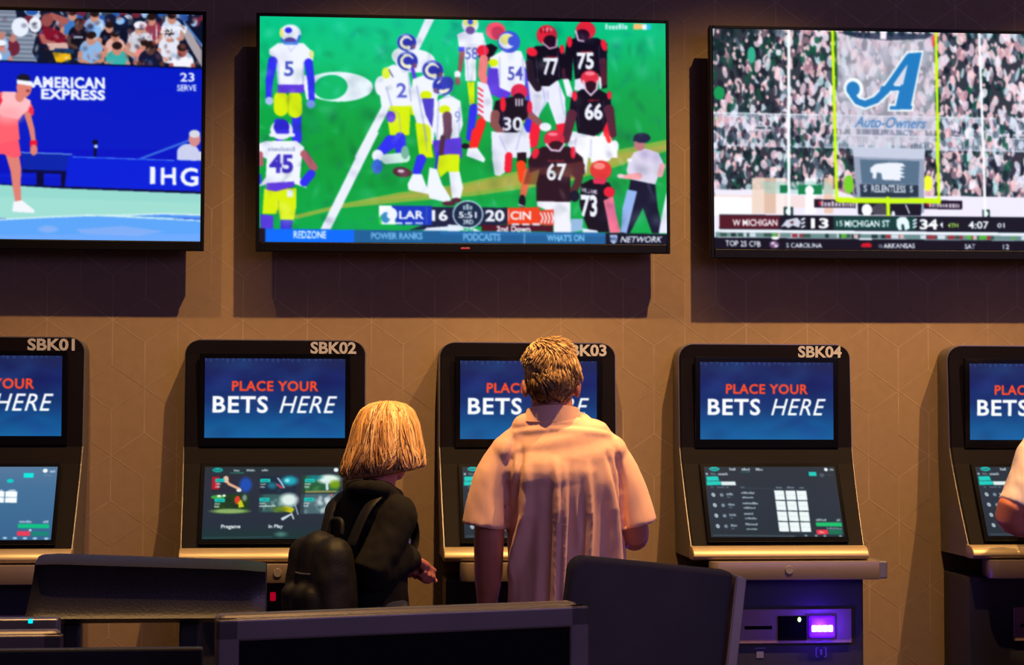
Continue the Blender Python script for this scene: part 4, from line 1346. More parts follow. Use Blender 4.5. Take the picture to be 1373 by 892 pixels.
television('wall-mounted flat television showing goal posts in front of a packed stadium crowd', at(956.8, 100, TVY).x,
           zc3 + TH / 2 - TW / 2 * math.tan(r3), r3, college_picture(), 1.0, False)

# ------------------------------------------------------------------ betting terminals
Y_TOP, Y_MID, Y_LOW = -0.110, -0.128, -0.292
ZT = at(1026, 462.5, Y_TOP).z                                # top of the terminals
Z_MID = at(1026, 608, Y_MID).z                               # crease between the two displays
Z_LOW = at(1045, 735, Y_LOW).z
KW = (at(490, 500, -.11).x - at(248, 500, -.11).x + at(1139, 500, -.11).x - at(912, 500, -.11).x) / 2
HW = KW / 2
SLD = Vector((0, Y_LOW - Y_MID, Z_LOW - Z_MID))


def slope_z(px, py):
    """height on the sloping lower front seen at a pixel"""
    lo, hi = 0.0, 1.0
    for _ in range(40):
        t = (lo + hi) / 2
        y, z = Y_MID + SLD.y * t, Z_MID + SLD.z * t
        if at(px, py, y).z < z:
            lo = t
        else:
            hi = t
    return Y_MID + SLD.y * t, Z_MID + SLD.z * t


def rows():
    R_ = []
    r = 0.048
    for k in range(9):
        a = math.radians(90 - k * 90 / 8)
        R_.append((ZT - r + r * math.sin(a), Y_TOP, HW - r + r * math.cos(a)))
    R_.append((Z_MID + .02, Y_MID, HW))
    for k in range(1, 7):
        t = k / 6
        R_.append((Z_MID + .02 + (Z_LOW - Z_MID - .02) * t, Y_MID + (Y_LOW - Y_MID) * t ** 1.15, HW - .008 * t))
    R_.append((Z_LOW - .035, Y_LOW - .012, HW - .008))
    return R_


def shell_mesh(rs, dy_front, y_back, grow=0.0):
    bm = bmesh.new()
    F = [[bm.verts.new((s * (hw + grow), y + dy_front, z + (grow if i == 0 else 0))) for s in (-1, 1)] for i, (z, y, hw) in enumerate(rs)]
    B = [[bm.verts.new((s * (hw + grow), y_back if y_back is not None else y + dy_front + .022, z + (grow if i == 0 else 0))) for s in (-1, 1)] for i, (z, y, hw) in enumerate(rs)]
    for i in range(len(rs) - 1):
        bm.faces.new((F[i][0], F[i][1], F[i + 1][1], F[i + 1][0]))
        bm.faces.new((B[i][1], B[i][0], B[i + 1][0], B[i + 1][1]))
        for s in (0, 1):
            q = (F[i][s], F[i + 1][s], B[i + 1][s], B[i][s])
            bm.faces.new(q)
    bm.faces.new((F[0][0], F[0][1], B[0][1], B[0][0]))
    bm.faces.new((F[-1][0], F[-1][1], B[-1][1], B[-1][0]))
    bmesh.ops.recalc_face_normals(bm, faces=bm.faces)
    return bm


def text_obj(name, s, x0, x1, z0, z1, y, m, parent, bold=.02, th=.0015):
    v, t = text_cached(s, bold, 0.0, 1.0)
    P3 = [(x0 + p[0] * (x1 - x0), y - th, z0 + p[1] * (z1 - z0)) for p in v]
    P4 = [(a, y, c) for a, _, c in P3]
    n = len(P3)
    faces = [tuple(tri) for tri in t] + [tuple(i + n for i in tri[::-1]) for tri in t]
    cnt = {}
    for tri in t:
        for i in range(3):
            a, b = int(tri[i]), int(tri[(i + 1) % 3])
            cnt[(a, b)] = cnt.get((a, b), 0) + 1
    for (a, b) in cnt:
        if (b, a) not in cnt:
            faces.append((b, a, a + n, b + n))
    me = bpy.data.meshes.new(name)
    me.from_pydata(P3 + P4, [], [tuple(int(i) for i in f) for f in faces])
    me.update()
    return link(name, me, m, parent)


IMG_UP = welcome_picture()
IMG_LIST = list_picture()
_k4x = (at(912, 500, -.11).x + at(1139, 500, -.11).x) / 2
u_tl, u_br = at(937.5, 485.6, Y_MID), at(1116, 589.6, Y_MID)
UX0, UX1, UZ1, UZ0 = u_tl.x - _k4x, u_br.x - _k4x, u_tl.z, u_br.z
UXH = (UX1 - UX0) / 2
ly1, lz1 = slope_z(1030, 628)
ly0, lz0 = slope_z(1040, 722)
LHW = (at(1117, 628, ly1).x - at(943.5, 628, ly1).x + at(1131.5, 721, ly0).x - at(951.5, 721, ly0).x) / 4
SN = Vector((0, SLD.z, -SLD.y)).normalized()
if SN.y > 0:
    SN = -SN


def reader_panel(t, x0, x1, z0, z1, y):
    """steel strip of the lower cabinet: card slot, dark recess, lit note acceptor"""
    bm = bmesh.new()
    box(bm, x0, x1, y - .012, y, z0, z1, .003)
    pnl = build('reader_panel', bm, MT['reader'], t)
    w, h = x1 - x0, z1 - z0
    bm = bmesh.new()
    box(bm, x0 + .06 * w, x0 + .30 * w, y - .0135, y - .0118, z0 + .42 * h, z0 + .52 * h, .0005)
    build('card_slot', bm, MT['glass'], pnl)
    bm = bmesh.new()
    box(bm, x0 + .35 * w, x0 + .60 * w, y - .015, y - .0118, z0 + .10 * h, z0 + .80 * h, .001)
    rc = build('ticket_recess', bm, MT['glass'], pnl)
    bm = bmesh.new()
    ellipsoid(bm, (x0 + .535 * w, y - .018, z0 + .70 * h), (.006, .004, .008), seg=12)
    build('status_light', bm, MT['ledg'], pnl)
    bm = bmesh.new()
    box(bm, x0 + .62 * w, x0 + .84 * w, y - .030, y - .0118, z0 + .18 * h, z0 + .80 * h, .006)
    acc = build('note_acceptor', bm, MT['ledb'], pnl)
    bm = bmesh.new()
    for k in range(4):
        cx = x0 + (.655 + k * .047) * w
        box(bm, cx - .0085, cx + .0085, y - .036, y - .029, z0 + .36 * h, z0 + .54 * h, .003)
    build('light_strip', bm, MT['led'], pnl)
    bm = bmesh.new()
    cx, cz = x0 + .20 * w, z0 - .032
    box(bm, cx - .018, cx + .018, y - .002, y - .0003, cz + .014, cz + .019)
    box(bm, cx - .012, cx + .012, y - .002, y - .0003, cz - .016, cz + .006)
    build('ticket_icon', bm, MT['icon'], t)
    bm = bmesh.new()
    cx = x0 + .735 * w
    for s in (-1, 1):
        box(bm, cx + s * .017 - .002, cx + s * .017 + .002, y - .002, y - .0003, cz - .014, cz + .016)
        box(bm, cx + s * .013 - .004, cx + s * .013 + .004, y - .002, y - .0003, cz - .016, cz - .013)
        box(bm, cx + s * .013 - .004, cx + s * .013 + .004, y - .002, y - .0003, cz + .014, cz + .017)
    box(bm, cx - .004, cx + .004, y - .002, y - .0003, cz - .008, cz + .010)
    build('banknote_icon', bm, MT['icon'], t)


def terminal(x, number, label, menu, led_power=0.0, red=False, dz=0.0):
    t = thing('betting_terminal', label, 'betting kiosk', (x, 0, 0), 0, 'betting terminals along the back wall')
    rs = [(z + (dz if i < 9 else 0), y, hw) for i, (z, y, hw) in enumerate(rows())]
    hb = shell_mesh(rs, .010, -.002, .0035)
    build('side_housing', hb, MT['side'], t)
    bm = shell_mesh(rs, 0.0, None)
    bmesh.ops.bevel(bm, geom=[e for e in bm.edges if e.is_manifold and e.calc_face_angle(0) > 1.2], offset=.003, segments=2, affect='EDGES')
    build('front_fascia', bm, MT['fascia'], t)
    # upper display
    bm = bmesh.new()
    box(bm, -UXH - .018, UXH + .018, Y_MID - .006, Y_MID + .006, UZ0 - .030 + dz, UZ1 + .018 + dz, .002)
    up = build('upper_display', bm, MT['glass'], t)
    yy = Y_MID - .0066
    panel_mesh('lit_screen', IMG_UP, [(-UXH, yy, UZ1 + dz), (UXH, yy, UZ1 + dz), (UXH, yy, UZ0 + dz), (-UXH, yy, UZ0 + dz)], MT['kiosk_pixels'], up, 1.0)
    # fold between the two displays, its olive reflection put into the colour
    bm = bmesh.new()
    prism(bm, [(Y_MID + .004, Z_MID + .012), (Y_MID - .010, Z_MID - .012), (Y_MID - .010, Z_MID - .022), (Y_MID + .004, Z_MID - .024)], 'x', -HW + .03, HW - .03, .002)
    build('fold_trim', bm, MT['fold'], t)
    # sloping touch display
    bm = bmesh.new()
    a, b = Vector((0, ly1, lz1)), Vector((0, ly0, lz0))
    d = (b - a).normalized()
    a2, b2 = a - d * .014, b + d * .016
    o1, o0 = SN * .010, SN * .020
    prism(bm, [((a2 + o1).y, (a2 + o1).z), ((b2 + o1).y, (b2 + o1).z), ((b2 - o0).y, (b2 - o0).z), ((a2 - o0).y, (a2 - o0).z)], 'x', -LHW - .014, LHW + .014, .002)
    lo = build('touch_display', bm, MT['glass'], t)
    n = SN * .0108
    A, B = a + n, b + n
    panel_mesh('lit_screen', menu, [(-LHW, A.y, A.z), (LHW, A.y, A.z), (LHW, B.y, B.z), (-LHW, B.y, B.z)], MT['kiosk_pixels'], lo, 1.0)
    # rounded rest under the touch display
    z1 = Z_LOW + .006
    bm = bmesh.new()
    tb = [(Y_LOW + .03, z1 + .004), (Y_LOW - .010, z1), (Y_LOW - .026, z1 - .006), (Y_LOW - .040, z1 - .018), (Y_LOW - .046, z1 - .030),
          (Y_LOW - .040, z1 - .040), (Y_LOW - .028, z1 - .044), (Y_LOW + .03, z1 - .044)]
    prism(bm, tb, 'x', -HW + .002, HW - .002, .004, 3)
    build('wrist_rest', bm, MT['bar'], t, True)
    # steel drawer-like tray below it, shifted to the right
    bm = bmesh.new()
    zt = z1 - .046
    b2 = bmesh.new()
    L_, R_2, yf, yb = -HW + .055, HW + .028, Y_LOW - .062, Y_LOW + .10
    out = [(L_ + .03, yb)]
    for k in range(9):
        an = math.radians(180 + k * 11.25)
        out.append((L_ + .03 + .03 * math.cos(an), yf + .03 + .03 * math.sin(an)))
    out += [(R_2, yf), (R_2, yb)]
    b2.free()
    prism(bm, out, 'z', zt - .062, zt, .003)
    tr = build('steel_tray', bm, MT['steel'], t, True)
    bm = bmesh.new()
    box(bm, R_2, R_2 + .030, yf + .012, yb, zt - .060, zt - .002, .004)
    build('tray_end_cap', bm, MT['side'], tr)
    bm = bmesh.new()
    bmesh.ops.create_cone(bm, cap_ends=True, segments=24, radius1=.014, radius2=.013, depth=.004,
                          matrix=Matrix.Translation((.02, yf - .002, zt - .028)) @ Matrix.Rotation(math.pi / 2, 4, 'X'))
    build('round_badge', bm, mat('faded_grey_badge', (0.22, 0.20, 0.21), 0.5, 0.3, noise_amt=.05), tr, True)
    # cabinet
    yc = Y_LOW + .022
    bm = bmesh.new()
    box(bm, -HW + .012, HW - .004, yc, -.003, 0.10, zt - .062, .006)
    box(bm, -HW + .03, HW - .02, yc + .03, -.003, 0.0, 0.10, .003)
    build('lower_cabinet', bm, MT['cabinet'], t)
    pa = at(988, 817, yc)
    pb = at(1141, 862, yc)
    reader_panel(t, pa.x - _k4x, pb.x - _k4x, pb.z, pa.z, yc)
    if led_power:
        l = bpy.data.lights.new('note_acceptor_light', 'POINT')
        l.energy = led_power
        l.color = (0.10, 0.02, 1.0)
        l.shadow_soft_size = .012
        o = bpy.data.objects.new('note_acceptor_light', l)
        COL.objects.link(o)
        o.parent = t
        o.location = ((pb.x - _k4x) * .735 + (pa.x - _k4x) * .265, yc - .075, (pa.z + pb.z) / 2)
    if red:
        rp = at(366, 800, yc)
        bm = bmesh.new()
        box(bm, rp.x - x - .009, rp.x - x + .009, yc - .008, yc, rp.z - .014, rp.z + .014, .003)
        rl = build('indicator_light', bm, MT['ledr'], t)
        rl['label'] = 'small glowing red light'
    # stuck-on number
    if not number:
        return t
    w = .155
    text_obj('number_lettering', number, HW - .030 - w, HW - .030, ZT + dz - .044, ZT + dz - .003, Y_TOP - .001, MT['letter'], t, .03)
    return t


def kx(l, r, py=500, y=-.11):
    return (at(l, py, y).x + at(r, py, y).x) / 2


x1 = at(112, 500, -.11).x - HW
x2, x3, x4 = kx(248, 490), kx(590, 825), _k4x
x5 = at(1272, 500, -.11).x + HW
terminal(x1, 'SBK01', 'black betting terminal cut off by the left edge, lettered SBK01', bright_list_picture(), 0, False, .008)
terminal(x2, 'SBK02', 'black betting terminal lettered SBK02, sport picture tiles on its lower screen', tiles_picture(), 0, True, .003)
terminal(x3, 'SBK03', 'black betting terminal lettered SBK03, mostly hidden by the person in salmon', IMG_LIST, 0)
terminal(x4, 'SBK04', 'black betting terminal lettered SBK04 with violet light below its steel tray', IMG_LIST, 2.2)
terminal(x5, '', 'black betting terminal cut off by the right edge, behind a bent elbow', IMG_LIST, 0)


# ------------------------------------------------------------------ people
def fingers(bm, wrist, d, nrm, side, curl=35, s=1.0, spread=1.0):
    """palm and five fingers; d along the hand, nrm out of the back of the hand, side=+1 thumb towards d x nrm"""
    d = Vector(d).normalized()
    nrm = Vector(nrm)
    nrm = (nrm - d * nrm.dot(d)).normalized()
    sd = d.cross(nrm).normalized() * side
    w = Vector(wrist)
    for k in range(5):                                       # palm as overlapping rays
        off = (k - 2) * .0165 * s
        tube(bm, [w + sd * off * .5 + d * .005, w + sd * off + d * .05 * s, w + sd * off + d * .088 * s], [.014 * s, .0155 * s, .012 * s], 10)
    L = [(.070, .0098), (.078, .0102), (.074, .0098), (.058, .0086)]
    for k, (ln, r) in enumerate(L):
        off = (1.5 - k) * .0205 * s
        p = w + sd * off + d * (.086 - abs(1.2 - k) * .004) * s
        dr = (d + sd * (1.5 - k) * .06 * spread).normalized()
        pts = [p]
        a = 0
        for j, fr in enumerate((.44, .32, .24)):
            a += math.radians(curl * (.8, 1.1, .8)[j])
            dd = dr * math.cos(a) - nrm * math.sin(a)
            p = p + dd * ln * fr * s
            pts.append(p)
        tube(bm, pts, [r * s, r * .95 * s, r * .88 * s, r * .72 * s], 10)
    p0 = w + sd * .022 * s + d * .022 * s
    t1 = p0 + (sd * .75 + d * .6 - nrm * .25).normalized() * .038 * s
    t2 = t1 + (sd * .35 + d * .9 - nrm * .35).normalized() * .030 * s
    t3 = t2 + (sd * .05 + d * .9 - nrm * .45).normalized() * .024 * s
    tube(bm, [p0, t1, t2, t3], [.015 * s, .0125 * s, .0112 * s, .0085 * s], 10)


def basis(f):
    f = Vector(f).normalized()
    r = f.cross(Vector((0, 0, 1))).normalized()
    return f, r, r.cross(f)


def head_shape(bm, c, f, s=1.0, ear=.022):
    """skull, face, nose, brow, lips, ears around centre c looking along f"""
    f, r, u = basis(f)
    R_ = Matrix((r, f, u)).transposed()
    c = Vector(c)
    ellipsoid(bm, c - f * .012 * s, (.075 * s, .096 * s, .098 * s), R_)
    ellipsoid(bm, c + f * .028 * s - u * .042 * s, (.062 * s, .066 * s, .084 * s), R_)
    ellipsoid(bm, c + f * .052 * s - u * .098 * s, (.034 * s, .034 * s, .026 * s), R_)      # chin
    for a in (-1, 1):
        ellipsoid(bm, c + f * .052 * s - u * .038 * s + r * a * .034 * s, (.024 * s, .024 * s, .024 * s), R_)   # cheeks
        e = c - f * .004 * s - u * ear * s + r * a * .079 * s
        ellipsoid(bm, e, (.010 * s, .019 * s, .032 * s), R_)
        ellipsoid(bm, e + r * a * .005 * s - f * .006 * s + u * .004 * s, (.007 * s, .014 * s, .026 * s), R_)
        ellipsoid(bm, c + f * .078 * s + u * .012 * s + r * a * .026 * s, (.024 * s, .014 * s, .009 * s), R_)    # brow
    tube(bm, [c + f * .088 * s + u * .004 * s, c + f * .104 * s - u * .020 * s, c + f * .112 * s - u * .036 * s], [.009 * s, .011 * s, .014 * s], 10)
    for a in (-1, 1):
        ellipsoid(bm, c + f * .098 * s - u * .040 * s + r * a * .013 * s, (.009 * s, .010 * s, .008 * s), R_)
    ellipsoid(bm, c + f * .086 * s - u * .068 * s, (.024 * s, .012 * s, .007 * s), R_)
    ellipsoid(bm, c + f * .084 * s - u * .078 * s, (.021 * s, .012 * s, .008 * s), R_)


def eyes(parent, c, f, s=1.0):
    f, r, u = basis(f)
    c = Vector(c)
    for a in (-1, 1):
        p = c + f * .079 * s - u * .008 * s + r * a * .030 * s
        bm = bmesh.new()
        ellipsoid(bm, p, (.0125 * s,) * 3, seg=16)
        e = build('eye', bm, MT['eye'], parent, True)
        bm = bmesh.new()
        ellipsoid(bm, p + f * .0075 * s, (.0065 * s,) * 3, seg=12)
        i_ = build('iris', bm, MT['iris'], e, True)
        for q in (e, i_):
            to_local(q.data, parent.location)


def to_local(me, org):
    a = np_verts(me)
    a -= np.array(org, np.float32)
    set_verts(me, a)
    return me


def skin_part(name, bm, voxel, m, root, it=4, fn=None, fac=.5):
    me = remesh(bm, voxel, it, fac)
    if fn:
        fn(me)
    to_local(me, root.location)
    return link(name, me, m, root, True)


def strands(name, paths, rads, m, root, sides=3, org=None):
    """hair tufts: thin tapered tubes with a per-strand shade attribute"""
    V, Fc, A = [], [], []
    for (pts, r0, shade) in paths:
        P = [Vector(p) for p in pts]
        n0 = len(V)
        k = len(P)
        pv = None
        for i in range(k):
            d = (P[min(i + 1, k - 1)] - P[max(i - 1, 0)])
            if d.length < 1e-7:
                d = Vector((0, 0, -1))
            d.normalize()
            if pv is None:
                s, u = frame_of(d)
            else:
                s = (pv - d * pv.dot(d)).normalized()
                u = d.cross(s)
            pv = s
            t = i / (k - 1)
            r = r0 * (0.55 + .45 * math.sin(min(t * 2.2, 1) * math.pi / 2)) * (1 - .85 * max(0, (t - .55) / .45) ** 1.5)
            for j in range(sides):
                a = 2 * math.pi * j / sides
                V.append(P[i] + s * math.cos(a) * r * 1.8 + u * math.sin(a) * r)
                A.append(min(1, max(0, shade)))
        for i in range(k - 1):
            for j in range(sides):
                a, b = n0 + i * sides + j, n0 + i * sides + (j + 1) % sides
                Fc.append((a, b, b + sides, a + sides))
    me = bpy.data.meshes.new(name)
    me.from_pydata([tuple(v) for v in V], [], Fc)
    at_ = me.attributes.new('strand', 'FLOAT', 'POINT')
    at_.data.foreach_set('value', A)
    me.update()
    to_local(me, org)
    return link(name, me, m, root, True)


def leg_shapes(cx, cy, f, hipz, gap, r_thigh, r_calf, bm, z0=.07):
    f, r, u = basis(f)
    c = Vector((cx, cy, 0))
    for a in (-1, 1):
        h = c + r * a * gap + Vector((0, 0, hipz))
        k = c + r * a * (gap + .012) + f * .02 + Vector((0, 0, hipz * .53))
        an = c + r * a * (gap + .02) - f * .01 + Vector((0, 0, z0))
        tube(bm, [h, (h + k) / 2, k, (k * .6 + an * .4) - f * .012, an], [r_thigh, r_thigh * .92, r_calf * 1.12, r_calf, r_calf * .72], 14, n=3)


def shoes(root, cx, cy, f, gap):
    f, r, u = basis(f)
    c = Vector((cx, cy, 0))
    for a in (-1, 1):
        bm = bmesh.new()
        h = c + r * a * (gap + .02)
        tube(bm, [h - f * .055 + Vector((0, 0, .036)), h + f * .05 + Vector((0, 0, .038)), h + f * .15 + Vector((0, 0, .030))],
             [(.036, .035), (.044, .036), (.040, .026)], 16, ref=r, n=3)
        tube(bm, [h - f * .02 + Vector((0, 0, .05)), h - f * .03 + Vector((0, 0, .13))], [.040, .038], 14)
        skin_part('shoe', bm, .006, MT['shoe'], root, 3, lambda me: set_verts(me, np.maximum(np_verts(me), [-99, -99, .0005])))


# ---- the man in the salmon shirt
MY = -0.80
XM = at(750, 640, MY).x
man = thing('person', 'person with sandy hair and salmon short-sleeved shirt, back turned', 'person', (XM, MY, 0), 0)


def pt(px, py, dy=0.0, base=MY):
    return at(px, py, base + dy)


HEADM = pt(738, 503, -.015)
FM = Vector((0.02, 1, -.42))
bm = bmesh.new()
head_shape(bm, HEADM, FM, 1.0, .046)
tube(bm, [pt(739, 515, -.02), pt(741, 560, -.04), pt(745, 600, -.02)], [.060, .064, .075], 18)
tube(bm, [pt(745, 585, -.01), pt(750, 640, 0), pt(757, 740, .05), pt(762, 800, .07), pt(762, 822, .07)],
     [(.12, .07), (.165, .10), (.15, .09), (.15, .085), (.13, .07)], 20, ref=(1, 0, 0), n=3)
# left arm hanging, right forearm reaching for the touch display
aL = [pt(690, 616, -.01), pt(662, 668, -.01), pt(656, 722, -.01), pt(655, 765, .03), pt(653, 812, .10)]
tube(bm, aL, [.040, .047, .046, .044, .031], 16, n=3)
fingers(bm, pt(653, 812, .10), (0.02, .45, -.9), (-1, 0.1, 0), -1, 26)
aR = [pt(806, 616, -.01), pt(838, 668, 0), pt(851, 716, .02), pt(842, 716, .13), pt(812, 704, .26)]
tube(bm, aR, [.040, .046, .045, .042, .029], 16, n=3)
fingers(bm, pt(812, 704, .26), (-.45, .85, .22), (0.1, -.1, 1), -1, 22)
cxm, cym = pt(762, 800, .02).x, MY + .07
leg_shapes(cxm, cym, (0, 1, 0), .90, .10, .080, .052, bm, .06)
skin_part('body', bm, .0048, MT['skin'], man, 5)
eyes(man, HEADM, FM)


def shirt_folds(me):
    v = np_verts(me).astype(float)
    nr = np_normals(me).astype(float)
    back = np.clip((-nr[:, 1] - .15) / .5, 0, 1)
    lines = [  # px, py way points and strength of each hanging fold
        ([(706, 620), (708, 690), (701, 730), (687, 790), (680, 850)], .032, .011),
        ([(744, 610), (748, 680), (747, 850)], .028, .0085),
        ([(757, 620), (759, 700), (758, 850)], .024, .006),
        ([(788, 615), (792, 700), (790, 790), (792, 850)], .028, .0075),
        ([(818, 610), (824, 690), (829, 740), (838, 850)], .030, .012),
        ([(722, 630), (726, 700), (724, 850)], .007, .012),
        ([(772, 620), (771, 670), (777, 720)], .010, .006),
    ]
    zs = v[:, 2]
    disp = np.zeros(len(v))
    for pts, amp, wd in lines:
        P = [pt(px, py, -.13) for px, py in pts]
        Z = np.array([p.z for p in P])[::-1]
        X = np.array([p.x for p in P])[::-1]
        xl = np.interp(zs, Z, X)
        fade = np.clip((Z[-1] - zs) / .16, 0, 1) * np.clip((zs - Z[0]) / .05 + 1, 0, 1)
        disp += amp * fade * np.exp(-0.5 * ((v[:, 0] - xl) / wd) ** 2)
    # yoke seam and creases running from the armholes
    zy = pt(750, 579, -.13).z + .018 * np.clip(1 - ((v[:, 0] - pt(750, 579, -.13).x) / .17) ** 2, -1, 1)
    disp -= .0035 * np.exp(-0.5 * ((zs - zy) / .0045) ** 2) * (np.abs(v[:, 0] - pt(765, 579, -.13).x) < .165)
    disp += .0045 * np.exp(-0.5 * ((zs - zy + .010) / .008) ** 2) * (np.abs(v[:, 0] - pt(765, 579, -.13).x) < .165)
    for pts in ([(690, 590), (682, 640), (684, 720)], [(700, 600), (694, 650), (690, 690)], [(826, 590), (836, 640), (843, 720)], [(816, 610), (826, 650), (832, 690)]):
        P = [pt(px, py, -.11) for px, py in pts]
        Z = np.array([p.z for p in P])[::-1]
        X = np.array([p.x for p in P])[::-1]
        xl = np.interp(zs, Z, X)
        fade = np.clip((Z[-1] + .02 - zs) / .04, 0, 1) * np.clip((zs - Z[0]) / .03 + 1, 0, 1)
        disp -= .011 * fade * np.exp(-0.5 * ((v[:, 0] - xl) / .006) ** 2)
    v += nr * (disp * back)[:, None]
    w = np.array([noise.noise(Vector((p[0] * 11, p[1] * 8, p[2] * 5))) for p in v])
    w2 = np.array([noise.noise(Vector((p[0] * 34 + 3, p[1] * 20, p[2] * 13))) for p in v])
    amp = np.clip((pt(750, 600).z - zs) / .1, .25, 1)
    v += nr * ((w * .0045 + w2 * .0022) * amp)[:, None]
    set_verts(me, v)


bm = bmesh.new()
tube(bm, [pt(740, 556, -.03), pt(742, 570, -.03), pt(746, 588, -.025), pt(749, 612, -.015), pt(752, 645, -.005), pt(757, 700, .016), pt(761, 770, .038), pt(763, 880, .066)],
     [(.066, .060), (.112, .080), (.165, .104), (.190, .126), (.190, .132), (.180, .126), (.184, .122), (.192, .122)], 32, cap=False, ref=(1, 0, 0), n=4)
tube(bm, [pt(712, 586, -.02), pt(683, 606, -.015), pt(660, 648, -.010), pt(650, 706, -.005)], [.056, .056, .062, .070], 24, cap=False, n=4)
tube(bm, [pt(782, 586, -.02), pt(813, 605, -.015), pt(838, 648, -.005), pt(854, 704, .0)], [.056, .056, .058, .062], 24, cap=False, n=4)
ellipsoid(bm, pt(683, 606, -.015), (.060, .070, .055)), ellipsoid(bm, pt(815, 605, -.015), (.060, .070, .055))
ellipsoid(bm, pt(748, 632, -.045), (.172, .100, .105))
tube(bm, [pt(704, 573, -.03), pt(740, 563, -.035), pt(777, 571, -.03)], [.042, .050, .042], 18)
skin_part('camp_shirt', bm, .0060, MT['shirt'], man, 6, shirt_folds)
# collar
bm = bmesh.new()
cc = pt(741, 556, -.03)
ring = []
NS = 40
for k in range(NS):
    a = 2 * math.pi * k / NS
    for (rr, dz_, ys) in ((.069, .022, .97), (.075, .024, .97), (.082, .004, .90), (.095, -.018, .80), (.091, -.022, .78), (.074, -.004, .88)):
        back = .5 - .5 * math.sin(a)
        ring.append(bm.verts.new(cc + Vector((math.cos(a) * rr * 1.06, math.sin(a) * rr * ys, dz_ * (.45 + .75 * back) - .008 * (1 - back)))))
for k in range(NS):
    for j in range(6):
        a, b = ring[k * 6 + j], ring[k * 6 + (j + 1) % 6]
        c, d = ring[((k + 1) % NS) * 6 + (j + 1) % 6], ring[((k + 1) % NS) * 6 + j]
        bm.faces.new((a, b, c, d))
for v in bm.verts:
    v.co -= man.location
build('collar', bm, MT['shirt'], man, True)
bm = bmesh.new()
leg_shapes(cxm, cym, (0, 1, 0), .88, .10, .105, .085, bm, .05)
tube(bm, [Vector((cxm, cym, .98)), Vector((cxm, cym, .86)), Vector((cxm, cym, .80))], [(.165, .112), (.18, .122), (.16, .11)], 24, ref=(1, 0, 0))
skin_part('trousers', bm, .009, MT['jeans'], man, 4)
shoes(man, cxm, cym, (0, 1, 0), .10)


def man_hair():
    f, r, u = basis(FM)
    c = HEADM - f * .016 + u * .004
    R_ = Matrix((r, f, u)).transposed()
    bm = bmesh.new()
    ellipsoid(bm, c, (.080, .100, .103), R_, 32)
    ellipsoid(bm, c - u * .042 - f * .030, (.066, .064, .056), R_, 24)
    for v in bm.verts:                                        # keep the face and the nape free
        q = v.co - c
        if q.dot(f) > .045 and q.dot(u) < .05:
            v.co -= f * (q.dot(f) - .045) * .9
    me = remesh(bm, .0055, 3)
    a = np_verts(me).astype(float)
    nr = np_normals(me)
    w = np.array([noise.noise(Vector(p) * 38) + .5 * noise.noise(Vector(p) * 85) for p in a])
    a += nr * (w * .0035)[:, None]
    set_verts(me, a)
    sh = me.attributes.new('strand', 'FLOAT', 'POINT')
    sh.data.foreach_set('value', (np.clip(.30 + w * .25, 0, 1)).astype(np.float32))
    to_local(me, man.location)
    cap = link('hair', me, MT['sandy'], man, True)
    paths = []
    rg = random.Random(21)
    for k in range(4200):
        z = rg.uniform(-.88, 1)
        ph = rg.uniform(0, 2 * math.pi)
        q = math.sqrt(max(0, 1 - z * z))
        n = r * math.cos(ph) * q + f * math.sin(ph) * q + u * z
        if n.dot(f) > .45 and n.dot(u) < .55:
            continue
        p = c + r * n.dot(r) * .078 + f * n.dot(f) * .098 + u * n.dot(u) * .101
        if z < -.1:
            if n.dot(f) > .1 and z < -.35:
                continue
            p = p - u * .016 * min(1, (-.1 - z) * 3) - f * .012 * min(1, (-.1 - z) * 3) + (c - p) * .02
        # growth: down from the crown, swirling to the right
        dn = (-u + n * u.dot(n))
        if dn.length < .15:
            dn = r * rg.uniform(-1, 1) + f * .4
        dn.normalize()
        sw = n.cross(dn) * (.75 * noise.noise(p * 22) + .55 * math.sin(p.x * 60 + p.z * 40) * .6 + (.5 if z > .35 else 0))
        d = (dn + sw + r * .1).normalized()
        L_ = rg.uniform(.022, .042) * (1.15 if z > 0 else .75)
        pts = [p]
        lift = rg.uniform(.1, .42) if z > -.3 else rg.uniform(0, .2)
        for j in range(6):
            t = j / 5
            dd = (d + n * (lift * (1 - 1.7 * t)) + r * .35 * math.sin(t * 3 + p.z * 50)).normalized()
            p = p + dd * L_ / 6
            pts.append(p)
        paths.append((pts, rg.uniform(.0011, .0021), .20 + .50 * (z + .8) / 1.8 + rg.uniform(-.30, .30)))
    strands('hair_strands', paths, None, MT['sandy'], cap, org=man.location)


def child_fix(o):
    return o


man_hair()

# ---- the woman with the backpack
WY = -0.66
XW = at(500, 720, WY).x
woman = thing('person', 'person with blonde bob and black jacket, carrying a black backpack', 'person', (XW, WY, 0), 0)
FW = Vector((.80, .60, 0)).normalized()
SW = Vector((.60, -.80, 0)).normalized()


def pw(px, py, dy=0.0):
    return at(px, py, WY + dy)


HEADW = pw(522, 590, 0)
FH = Vector((.84, .54, -.30))
bm = bmesh.new()
head_shape(bm, HEADW, FH, .93)
tube(bm, [pw(516, 605, -.01), pw(508, 645, -.01), pw(500, 690, 0)], [.052, .052, .060], 18)
cw = pw(497, 740, 0)
tube(bm, [pw(500, 675, 0), pw(498, 720, 0), pw(497, 790, 0), pw(497, 870, 0)], [(.10, .07), (.13, .09), (.12, .09), (.14, .10)], 20, ref=SW, n=3)
shR = pw(500, 690, 0) + SW * .125
elR = pw(500, 768, -.14)
wrR = pw(550, 748, -.03)
tube(bm, [shR, (shR + elR) / 2, elR, (elR + wrR) / 2, wrR], [.042, .040, .036, .034, .025], 16, n=3)
fingers(bm, wrR, (.36, .90, -.30), (0.10, -.45, .85), -1, 80, 1.05)
shL = pw(500, 690, 0) - SW * .150
elL = shL + FW * .10 + Vector((0, 0, -.25))
